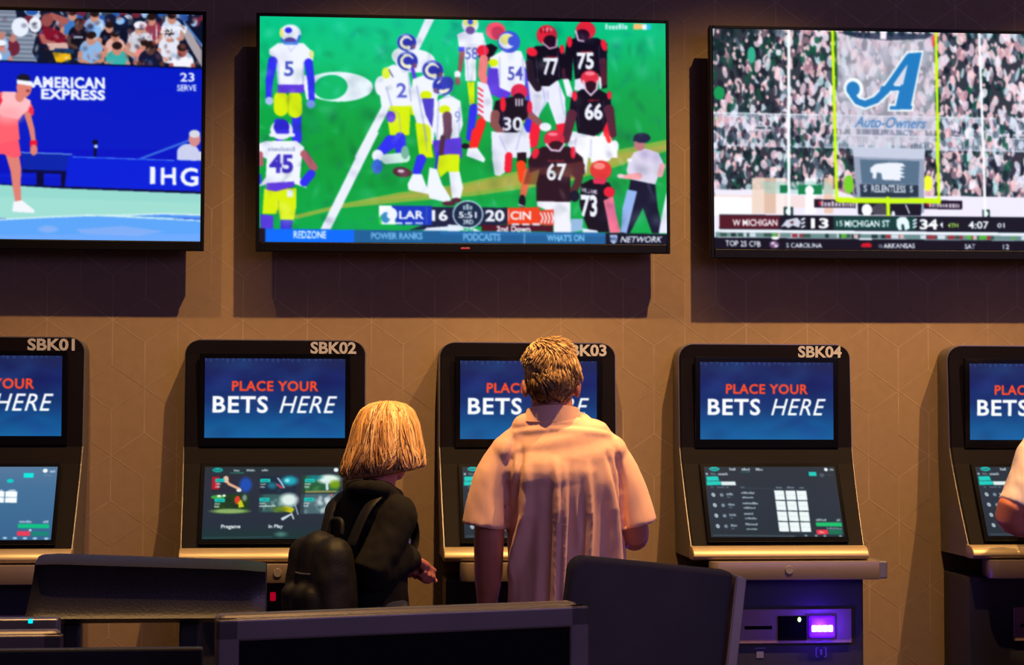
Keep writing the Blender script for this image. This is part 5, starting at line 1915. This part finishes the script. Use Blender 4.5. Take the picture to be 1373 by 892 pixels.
wrL = pw(545, 757, .06)
tube(bm, [shL, (shL + elL) / 2, elL, (elL + wrL) / 2, wrL], [.042, .040, .036, .034, .025], 16, n=3)
fingers(bm, wrL, (.75, -.45, -.1), (.1, .3, 1), -1, 70, .92)
leg_shapes(cw.x, WY, FW, .80, .085, .078, .050, bm, .06)
skin_part('body', bm, .0048, MT['skin_red'], woman, 5)
eyes(woman, HEADW, FH, .93)


def cloth_noise(a1, a2):
    def fn(me):
        v = np_verts(me).astype(float)
        nr = np_normals(me)
        w = np.array([a1 * noise.noise(Vector((p[0] * 14, p[1] * 14, p[2] * 9))) + a2 * noise.noise(Vector((p[0] * 40, p[1] * 40, p[2] * 26))) for p in v])
        v += nr * w[:, None]
        set_verts(me, v)
    return fn


bm = bmesh.new()
tube(bm, [pw(506, 652, 0), pw(503, 668, 0), pw(499, 690, 0), pw(497, 730, 0), pw(495, 790, 0), pw(495, 850, 0)],
     [(.072, .068), (.122, .084), (.150, .094), (.140, .100), (.136, .104), (.155, .115)], 28, cap=False, ref=SW, n=4)
ellipsoid(bm, shR, (.062, .062, .062)), ellipsoid(bm, shL, (.062, .062, .062))
tube(bm, [shR, (shR + elR) / 2, elR, (elR * .08 + wrR * .92)], [.062, .060, .060, .044], 18, n=4)
tube(bm, [shL, (shL + elL) / 2, elL, (elL * .35 + wrL * .65)], [.062, .058, .054, .042], 18, n=4)
tube(bm, [pw(470, 662, .03), pw(478, 656, -.07), pw(505, 655, -.10), pw(532, 664, -.07)], [.022, .030, .030, .022], 14, n=4)       # hood
skin_part('jacket', bm, .0065, MT['jacket'], woman, 5, cloth_noise(.007, .003))
# striped top under the open jacket
bm = bmesh.new()
sp = pw(549, 742, .03)
stp = bmesh.new()
me_idx = []
for k in range(7):
    z = sp.z + .045 - k * .013
    b2 = bmesh.new()
    tube(b2, [Vector((sp.x - .012 - k * .0015, sp.y, z)), Vector((sp.x - .012 - k * .0015, sp.y, z - .0125))], [(.022, .060), (.022, .060)], 20, cap=False, ref=(1, 0, 0))
    for f_ in b2.faces:
        f_.material_index = k % 2
    merge(bm, b2)
for v in bm.verts:
    v.co -= woman.location
tp = build('striped_top', bm, None, woman)
tp.data.materials.clear()
tp.data.materials.append(mat('white_knit', (.62, .58, .66), .8, noise_amt=.05))
tp.data.materials.append(MT['jacket'])
bm = bmesh.new()
leg_shapes(cw.x, WY, FW, .80, .085, .095, .068, bm, .05)
tube(bm, [Vector((cw.x, WY, .90)), Vector((cw.x, WY, .78)), Vector((cw.x, WY, .72))], [(.15, .11), (.165, .12), (.14, .10)], 24, ref=SW)
skin_part('trousers', bm, .009, MT['jeans'], woman, 4)
shoes(woman, cw.x, WY, FW, .085)


def woman_hair():
    prof = [(520, 538, .022, .022), (520, 542, .056, .056), (519, 550, .080, .080), (518, 568, .098, .100), (517, 598, .112, .112),
            (515, 615, .122, .114), (513, 628, .129, .112), (512, 636, .124, .106)]
    C = [pw(a, b, 0) for a, b, _, _ in prof]

    def surf(ph, t, k=1.0):
        i = min(int(t * (len(C) - 1)), len(C) - 2)
        s = t * (len(C) - 1) - i
        c = C[i] * (1 - s) + C[i + 1] * s
        ra = (prof[i][2] * (1 - s) + prof[i + 1][2] * s) * k
        rb = (prof[i][3] * (1 - s) + prof[i + 1][3] * s) * k
        return c + Vector((math.cos(ph) * ra, math.sin(ph) * rb, 0))

    def drop(ph):            # the hair hangs lower at the back (left in view) than at the jaw (right)
        return -.018 * math.cos(ph) * -1

    def face_open(p):
        d = (p - HEADW)
        return d.dot(FH.normalized()) > .055 and abs(d.dot(SW)) < .055 and p.z < HEADW.z + .03
    bm = bmesh.new()
    NS_, NT = 48, 22
    g = [[bm.verts.new(surf(2 * math.pi * i / NS_, j / NT, .955) + Vector((0, 0, drop(2 * math.pi * i / NS_) * (j / NT) ** 3))) for i in range(NS_)] for j in range(NT + 1)]
    top = bm.verts.new(C[0] + Vector((0, 0, .003)))
    bot = bm.verts.new(C[-1] + Vector((0, 0, .05)))
    for j in range(NT):
        for i in range(NS_):
            bm.faces.new((g[j][i], g[j][(i + 1) % NS_], g[j + 1][(i + 1) % NS_], g[j + 1][i]))
    for i in range(NS_):
        bm.faces.new((top, g[0][(i + 1) % NS_], g[0][i]))
        bm.faces.new((bot, g[-1][i], g[-1][(i + 1) % NS_]))
    for v in bm.verts:
        d = v.co - HEADW
        fd = d.dot(FH.normalized())
        if fd > .06 and v.co.z < HEADW.z + .035:
            v.co -= FH.normalized() * (fd - .06)
    for v in bm.verts:
        v.co -= woman.location
    bmesh.ops.recalc_face_normals(bm, faces=bm.faces)
    me = bpy.data.meshes.new('hair')
    bm.to_mesh(me)
    bm.free()
    sh = me.attributes.new('strand', 'FLOAT', 'POINT')
    sh.data.foreach_set('value', [.16] * len(me.vertices))
    cap = link('hair', me, MT['blonde'], woman, True)
    rg = random.Random(8)
    paths = []
    for k in range(2400):
        ph = rg.uniform(0, 2 * math.pi)
        t0 = rg.choice((rg.uniform(0, .15), rg.uniform(0, .15), rg.uniform(.15, .5)))
        t1 = rg.uniform(.84, 1.0) if rg.random() < .75 else rg.uniform(.6, .85)
        pts = []
        w1, w2 = rg.uniform(-.05, .05), rg.uniform(0, 6.28)
        lay = rg.uniform(.955, 1.025)
        clump = noise.noise(Vector((ph * 3.2, 0, 0)))
        sh_ = .50 + .75 * noise.noise(Vector((ph * 9, 3.1, 0))) + rg.uniform(-.25, .25)
        bad = False
        for j in range(15):
            s = j / 14
            t = t0 + (t1 - t0) * s
            p2 = ph + .07 * math.sin(s * 5 + w2) + w1 * s + .10 * clump * s + .05 * math.sin(s * 9 + ph * 7)
            kk = lay + .10 * s * s * clump + .05 * s * noise.noise(Vector((ph * 7, s * 3, 5))) + (.05 * math.sin(s * 2.6) * s) - ((.10 + .1 * clump) * max(0, s - .84) / .16)
            p = surf(p2, t, kk) + Vector((0, 0, drop(ph) * t ** 3))
            if face_open(p):
                bad = True
                break
            pts.append(p)
        if bad and len(pts) < 6:
            continue
        paths.append((pts, rg.uniform(.0012, .0024), sh_))
    strands('hair_strands', paths, None, MT['blonde'], cap, org=woman.location)


woman_hair()

# ---- backpack on her back
pc = cw - FW * .190
pack = thing('backpack', 'black backpack worn by the blonde person', 'backpack', (pc.x, pc.y, 0.78), 0)


def pk(a, b, z):
    return pc + FW * b + SW * a + Vector((0, 0, z - pc.z))


bm = bmesh.new()
ZB, ZP = .80, at(412, 700, WY).z
for (a, w_) in ((-.065, .0), (0, 0), (.065, 0)):
    tube(bm, [pk(a, 0, ZB + .06), pk(a, 0, (ZB + ZP) / 2), pk(a, 0, ZP - .075 - abs(a) * .3)], [(.062, .070), (.066, .074), (.058, .062)], 20, n=3, ref=SW)
tube(bm, [pk(-.05, -.065, ZB + .09), pk(-.05, -.068, ZB + .17)], [.036, .034], 16)
tube(bm, [pk(.05, -.065, ZB + .09), pk(.05, -.068, ZB + .17)], [.036, .034], 16)
tube(bm, [pk(0, -.065, ZB + .09), pk(0, -.068, ZB + .17)], [.040, .038], 16)
skin_part('pack_body', bm, .007, MT['pack'], pack, 5, cloth_noise(.005, .002))
bm = bmesh.new()
tube(bm, [pk(-.03, .055, ZP - .03), pk(-.022, .06, ZP + .008), pk(.022, .06, ZP + .008), pk(.03, .055, ZP - .03)], [.008] * 4, 10, n=4)
for v in bm.verts:
    v.co -= pack.location
build('carry_loop', bm, MT['pack'], pack, True)
for s in (-1, 1):
    bm = bmesh.new()
    tp_ = pw(500, 676, 0) + SW * s * .09
    pts = [pk(s * .07, .06, ZP - .06), tp_ - FW * .085 + Vector((0, 0, .0)), tp_ + Vector((0, 0, .035)), tp_ + FW * .085 + Vector((0, 0, -.05)), tp_ + FW * .075 + SW * s * .0 + Vector((0, 0, -.16)), pk(s * .11, .10, ZB + .08)]
    tube(bm, pts, [(.022, .007)] * 6, 12, n=5, ref=SW)
    for v in bm.verts:
        v.co -= pack.location
    build('shoulder_strap', bm, MT['pack'], pack, True)
for s, zz in ((-1, 0), (1, 0)):
    bm = bmesh.new()
    tube(bm, [pk(s * .001, -.070 + 0, ZB + .235), pk(s * .09, -.050, ZB + .235)], [.0035, .0035], 8, n=3)
    for v in bm.verts:
        v.co -= pack.location
    build('zip', bm, MT['side'], pack, True)

# ---- the person whose arm comes in from the right
OY = -0.62
other = thing('person', 'person mostly beyond the right edge, sleeve and bent elbow in view', 'person', (at(1450, 640, OY).x, OY, 0), 0)


def po(px, py, dy=0.0):
    return at(px, py, OY + dy)


HEADO = po(1448, 503, 0)
FO = Vector((-.15, 1, -.3))
bm = bmesh.new()
head_shape(bm, HEADO, FO, 1.0)
tube(bm, [po(1448, 515, -.02), po(1450, 560, -.03), po(1452, 600, -.01)], [.058, .060, .072], 18)
tube(bm, [po(1452, 590, 0), po(1455, 640, 0), po(1458, 740, .01), po(1460, 830, .0)], [(.12, .07), (.16, .10), (.15, .09), (.13, .07)], 20, ref=(1, 0, 0), n=3)
tube(bm, [po(1392, 606, -.01), po(1372, 655, -.03), po(1352, 692, -.04), po(1378, 705, .07), po(1405, 690, .20)], [.050, .050, .043, .040, .028], 16, n=3)
fingers(bm, po(1405, 690, .20), (.2, .9, .25), (0, -.2, 1), 1, 22)
tube(bm, [po(1512, 606, -.01), po(1530, 665, 0), po(1536, 722, 0), po(1530, 770, .05), po(1525, 815, .10)], [.050, .049, .044, .041, .030], 16, n=3)
fingers(bm, po(1525, 815, .10), (0, .35, -.9), (1, 0, 0), 1, 26)
cxo = po(1460, 800).x
leg_shapes(cxo, OY, (0, 1, 0), .90, .10, .080, .052, bm, .06)
skin_part('body', bm, .0048, MT['skin_red'], other, 5)
eyes(other, HEADO, FO)
bm = bmesh.new()
tube(bm, [po(1450, 560, -.02), po(1452, 588, -.02), po(1455, 620, -.01), po(1458, 720, .01), po(1460, 860, .02)],
     [(.070, .066), (.165, .105), (.200, .128), (.190, .125), (.195, .13)], 32, cap=False, ref=(1, 0, 0), n=4)
tube(bm, [po(1425, 590, -.015), po(1396, 604, -.015), po(1378, 645, -.03), po(1360, 680, -.04)], [.062, .066, .064, .058], 24, cap=False, n=4)
tube(bm, [po(1480, 590, -.015), po(1510, 602, -.015), po(1527, 645, 0), po(1534, 700, 0)], [.062, .066, .064, .060], 24, cap=False, n=4)
ellipsoid(bm, po(1396, 603, -.015), (.062, .070, .058)), ellipsoid(bm, po(1510, 601, -.015), (.062, .070, .058))
skin_part('tee_shirt', bm, .0065, MT['shirtw'], other, 5, cloth_noise(.006, .0025))
bm = bmesh.new()
leg_shapes(cxo, OY, (0, 1, 0), .88, .10, .105, .085, bm, .05)
tube(bm, [Vector((cxo, OY, .98)), Vector((cxo, OY, .86)), Vector((cxo, OY, .80))], [(.165, .112), (.18, .122), (.16, .11)], 24, ref=(1, 0, 0))
skin_part('trousers', bm, .009, MT['jeans'], other, 4)
shoes(other, cxo, OY, (0, 1, 0), .10)
bm = bmesh.new()
f_, r_, u_ = basis(FO)
ellipsoid(bm, HEADO - f_ * .018 + u_ * .006, (.081, .100, .102), Matrix((r_, f_, u_)).transposed(), 28)
me = remesh(bm, .006, 2)
a_ = np_verts(me).astype(float)
nr_ = np_normals(me)
w_ = np.array([noise.noise(Vector(p) * 40) for p in a_])
a_ += nr_ * (w_ * .004)[:, None]
set_verts(me, a_)
sh_ = me.attributes.new('strand', 'FLOAT', 'POINT')
sh_.data.foreach_set('value', np.clip(.2 + w_ * .3, 0, 1).astype(np.float32))
to_local(me, other.location)
link('hair', me, MT['sandy'], other, True)

# ------------------------------------------------------------------ seating and desks in the foreground
# dark blue chair, right of centre, seen from behind
CY_ = -2.05
pA, pB = at(764, 800, CY_), at(978, 800, CY_)
zt_ = at(860, 755, CY_).z
cwid = pB.x - pA.x
chair = thing('lounge_chair', 'dark navy upholstered chair with a grey metal side rail', 'chair', ((pA.x + pB.x) / 2, CY_, 0), 0)
slant = .115
bm = bmesh.new()
hw_, r_c = cwid / 2, .035
zb_ = .42
out = []
for (cx_, sx, a0) in ((hw_ - .012, 1, 0), (-hw_ + r_c, -1, 90)):
    rr = .012 if sx > 0 else r_c
    for k in range(7):
        a = math.radians(a0 + k * 15)
        out.append((cx_ - (0 if sx > 0 else 0) + rr * math.cos(a), zt_ - rr + rr * math.sin(a)))
out += [(-hw_ - .0, zb_), (hw_, zb_)]
prism(bm, out, 'y', -.045, .045, .010, 3)


def lean(bm, k=slant, zr=None, ky=.16):
    zr = zt_ if zr is None else zr
    for v in bm.verts:
        v.co.x -= (zr - v.co.z) * k * .5
        v.co.y -= (v.co.z - .42) * -ky * 0


bmesh.ops.subdivide_edges(bm, edges=[e for e in bm.edges if e.calc_length() > .2], cuts=8, use_grid_fill=True)
for v in bm.verts:
    t_ = (zt_ - v.co.z)
    v.co.z -= .020 * (v.co.x / hw_) * max(0, 1 - t_ / .4)        # top edge falls slightly to the right
    v.co.x -= t_ * slant
build('back_cushion', bm, MT['navy'], chair, True)
bm = bmesh.new()
b2 = bmesh.new()
for s in (1, -1):
    xo = hw_ + .006 if s > 0 else -hw_ - .006
    zz = zt_ - (.028 if s > 0 else .0)
    w0 = .030
    pts = [(0, zz), (0, zb_ - .42)]
    for (y0, y1) in ((-.05, .05),):
        x_t, x_b = xo, xo - (zz - zb_) * slant
        b2 = bmesh.new()
        V = [b2.verts.new(p) for p in ((x_t, y0, zz), (x_t + s * w0 * .8, y0, zz - .006), (x_b + s * w0 * .8, y0, zb_), (x_b, y0, zb_),
                                       (x_t, y1, zz), (x_t + s * w0 * .8, y1, zz - .006), (x_b + s * w0 * .8, y1, zb_), (x_b, y1, zb_))]
        for q in ((0, 1, 2, 3), (7, 6, 5, 4), (0, 4, 5, 1), (1, 5, 6, 2), (2, 6, 7, 3), (3, 7, 4, 0)):
            b2.faces.new([V[i] for i in q])
        if s > 0:
            bmesh.ops.recalc_face_normals(b2, faces=b2.faces)
            bmesh.ops.bevel(b2, geom=b2.edges[:], offset=.003, segments=2, affect='EDGES')
            build('side_rail', b2, MT['chrome'], chair)
        else:
            b2.free()
xb = -(zt_ - zb_) * slant
bm.free()
bm = bmesh.new()
box(bm, xb - hw_, xb + hw_, -.02, .46, .38, .48, .03, 3)
build('seat', bm, MT['navy'], chair, True)
for sx in (-1, 1):
    for sy in (0, 1):
        bm = bmesh.new()
        tube(bm, [Vector((xb + sx * (hw_ - .03), .01 + sy * .40, .40)), Vector((xb + sx * (hw_ - .015), -.02 + sy * .47, .012))], [.014, .011], 12)
        build('leg', bm, MT['chrome'], chair, True)

# wide black leather bench back on the left, open below
LY = -2.25
qa, qb = at(45, 780, LY), at(357, 780, LY)
zt2, zb2 = at(200, 748, LY).z, at(200, 834, LY).z
hw2 = (qb.x - qa.x) / 2
low = thing('lounge_chair', 'wide black leather chair with a low padded back, left foreground', 'chair', ((qa.x + qb.x) / 2, LY, 0), 0)
bm = bmesh.new()
# padded roll: rounded front profile
prof_ = []
hh = (zt2 - zb2) / 2
for (py_, pz_) in ((-.020, hh), (.030, hh), (.050, hh * .7), (.055, 0), (.050, -hh * .7), (.030, -hh), (-.020, -hh), (-.060, -hh * .80), (-.048, -hh * .62), (-.040, 0), (-.048, hh * .60), (-.060, hh * .78)):
    prof_.append((py_, (zt2 + zb2) / 2 + pz_))
b2 = bmesh.new()
NX = 28
rings = []
for i in range(NX + 1):
    x = -hw2 + 2 * hw2 * i / NX
    e = min(1, (hw2 - abs(x)) / .05)
    sc = .80 + .20 * math.sqrt(max(0, 1 - (1 - e) ** 2))
    drop_ = -.010 * (x / hw2) - (.010 if False else 0)
    wid = 1.0
    rings.append([b2.verts.new((x + (.012 if x < 0 else -.0) * ((z - zb2) / (zt2 - zb2)) * (1 if i == 0 else 0), y * sc, (zt2 + zb2) / 2 + (z - (zt2 + zb2) / 2) * (.93 + .07 * e) + drop_ * max(0, (z - zb2) / (zt2 - zb2)))) for y, z in prof_])
for a, b in zip(rings, rings[1:]):
    for j in range(len(prof_)):
        b2.faces.new((a[j], a[(j + 1) % len(prof_)], b[(j + 1) % len(prof_)], b[j]))
b2.faces.new(rings[0]), b2.faces.new(rings[-1][::-1])
bmesh.ops.recalc_face_normals(b2, faces=b2.faces)
for v in b2.verts:
    if v.co.x < 0:
        v.co.x -= (zt2 - v.co.z) * .09
merge(bm, b2)
build('back_pad', bm, MT['leather'], low, True)
for (pxa, pxb) in ((86, 108), (241, 268)):
    xa, xb_ = at(pxa, 850, LY + .02).x - low.location.x, at(pxb, 850, LY + .02).x - low.location.x
    bm = bmesh.new()
    box(bm, xa, xb_, .005, .035, .40, zb2 + .03, .004)
    build('back_post', bm, MT['shell'], low)
bm = bmesh.new()
box(bm, -hw2 + .04, hw2 - .04, -.02, .50, .34, .46, .035, 3)
build('seat', bm, MT['leather'], low, True)
for sx in (-1, 1):
    for sy in (0, 1):
        bm = bmesh.new()
        tube(bm, [Vector((sx * (hw2 - .09), .03 + sy * .40, .36)), Vector((sx * (hw2 - .07), .01 + sy * .45, .012))], [.016, .013], 12)
        build('leg', bm, MT['chrome'], low, True)


# desk monitors seen across the carrels
def monitor(label, x, y, zc, w, h, yaw, frame=.034, deskz=.74, extra=True):
    t = thing('desk_monitor', label, 'monitor', (x, y, deskz), yaw, 'monitors on the foreground desk')
    zc -= deskz
    bm = bmesh.new()
    d = .022
    z0, z1 = zc - h / 2, zc + h / 2
    box(bm, -w / 2, w / 2, -d, 0, z1 - frame, z1, .004, 3)
    box(bm, -w / 2, w / 2, -d, 0, z0, z0 + frame * 1.2, .004, 3)
    box(bm, -w / 2, -w / 2 + frame, -d, 0, z0, z1, .004, 3)
    box(bm, w / 2 - frame, w / 2, -d, 0, z0, z1, .004, 3)
    build('frame', bm, MT['mon'], t)
    bm = bmesh.new()
    box(bm, -w / 2 + frame - .004, w / 2 - frame + .004, -d + .006, -.004, z0 + frame, z1 - frame + .004)
    build('dark_screen', bm, MT['glass'], t)
    bm = bmesh.new()
    box(bm, -w / 2 + .006, w / 2 - .008, .0, .040, z0 + .01, z1 + .004, .010, 3)
    build('rear_shell', bm, MT['mon'], t)
    bm = bmesh.new()
    tube(bm, [Vector((0, .055, zc)), Vector((0, .075, z0 + .02)), Vector((0, .06, .015))], [.022, .020, .022], 14, n=3)
    build('stand_neck', bm, MT['shell'], t, True)
    bm = bmesh.new()
    box(bm, -.12, .12, -.05, .14, .0005, .014, .006)
    build('stand_base', bm, MT['shell'], t)
    return t


MYd = -3.45
yawm = .30
mL, mR = at(288, 828, MYd), at(783, 806, MYd + .16)
mw = math.hypot(mR.x - mL.x, .16)
yawm = math.atan2(.16, mR.x - mL.x)
ztm = at(288, 826, MYd).z
mh = .40
monitor('dark grey desk monitor, switched off, centre foreground', (mL.x + mR.x) / 2, MYd + .08, ztm - mh / 2 - .004, mw, mh, yawm)
MY2 = -3.05
ml2 = at(85, 850, MY2)
w2_, h2_ = .58, .38
zt3 = at(60, 850, MY2).z
monitor('dark desk monitor at the left edge with rounded brown-lit top', ml2.x - w2_ / 2, MY2, zt3 - h2_ / 2, w2_, h2_, 0.02)
# small lamp-lit top edge behind it
MY3 = -2.75
a3, b3 = at(0, 829, MY3), at(80, 831, MY3)
t = thing('desk_monitor', 'thin monitor back at the left edge with a cyan light on its corner', 'monitor', (b3.x - .27, MY3, .74), .0, 'monitors on the foreground desk')
zz = a3.z - .74
bm = bmesh.new()
box(bm, -.27, .27, -.02, .02, zz - .34, zz, .004, 3)
build('rear_shell', bm, MT['side'], t)
bm = bmesh.new()
box(bm, -.255, .255, .019, .022, zz - .325, zz - .015, .001)
build('dark_screen', bm, MT['glass'], t)
bm = bmesh.new()
lx = at(41, 831, MY3 - .02).x - (b3.x - .27)
box(bm, lx - .004, lx + .004, -.023, -.018, zz - .008, zz + .0, .001)
e = build('power_light', bm, MT['ledc'], t)
e['label'] = 'tiny cyan light'
bm = bmesh.new()
tube(bm, [Vector((0, -.035, zz - .17)), Vector((0, -.05, zz - .34)), Vector((0, -.04, .015))], [.020, .020, .022], 14, n=3)
build('stand_neck', bm, MT['shell'], t, True)
bm = bmesh.new()
box(bm, -.12, .12, -.12, .06, 0, .014, .006)
build('stand_base', bm, MT['shell'], t)

# black carrel divider and the desk the monitors stand on
DX0, DX1 = -2.6, 1.1
dk = thing('carrel_desk', 'long black desk under the monitors in the foreground', 'desk', ((DX0 + DX1) / 2, -3.3, 0), 0)
L2 = (DX1 - DX0) / 2
bm = bmesh.new()
box(bm, -L2, L2, -.45, .72, .70, .7395, .008)
build('worktop', bm, MT['desk'], dk)
for s in (-1, 0, 1):
    bm = bmesh.new()
    box(bm, s * (L2 - .05) - .02, s * (L2 - .05) + .02, -.40, .66, 0, .70, .004)
    build('panel_leg', bm, MT['desk'], dk)
DV = -3.18
zd = at(150, 869, DV).z
xd1 = at(272, 869, DV).x
dv = thing('carrel_divider', 'low black divider panel standing on the desk, bottom left', 'divider', ((DX0 + xd1) / 2, DV, .74), 0)
bm = bmesh.new()
wv = (xd1 - DX0) / 2
box(bm, -wv, wv, -.012, .012, 0, zd - .74, .004)
build('panel', bm, MT['desk'], dv)
bm = bmesh.new()
box(bm, -wv, -wv + .08, -.05, .05, 0, .02, .004)
build('foot', bm, MT['shell'], dv)
bm = bmesh.new()
box(bm, wv - .08, wv, -.05, .05, 0, .02, .004)
build('foot', bm, MT['shell'], dv)
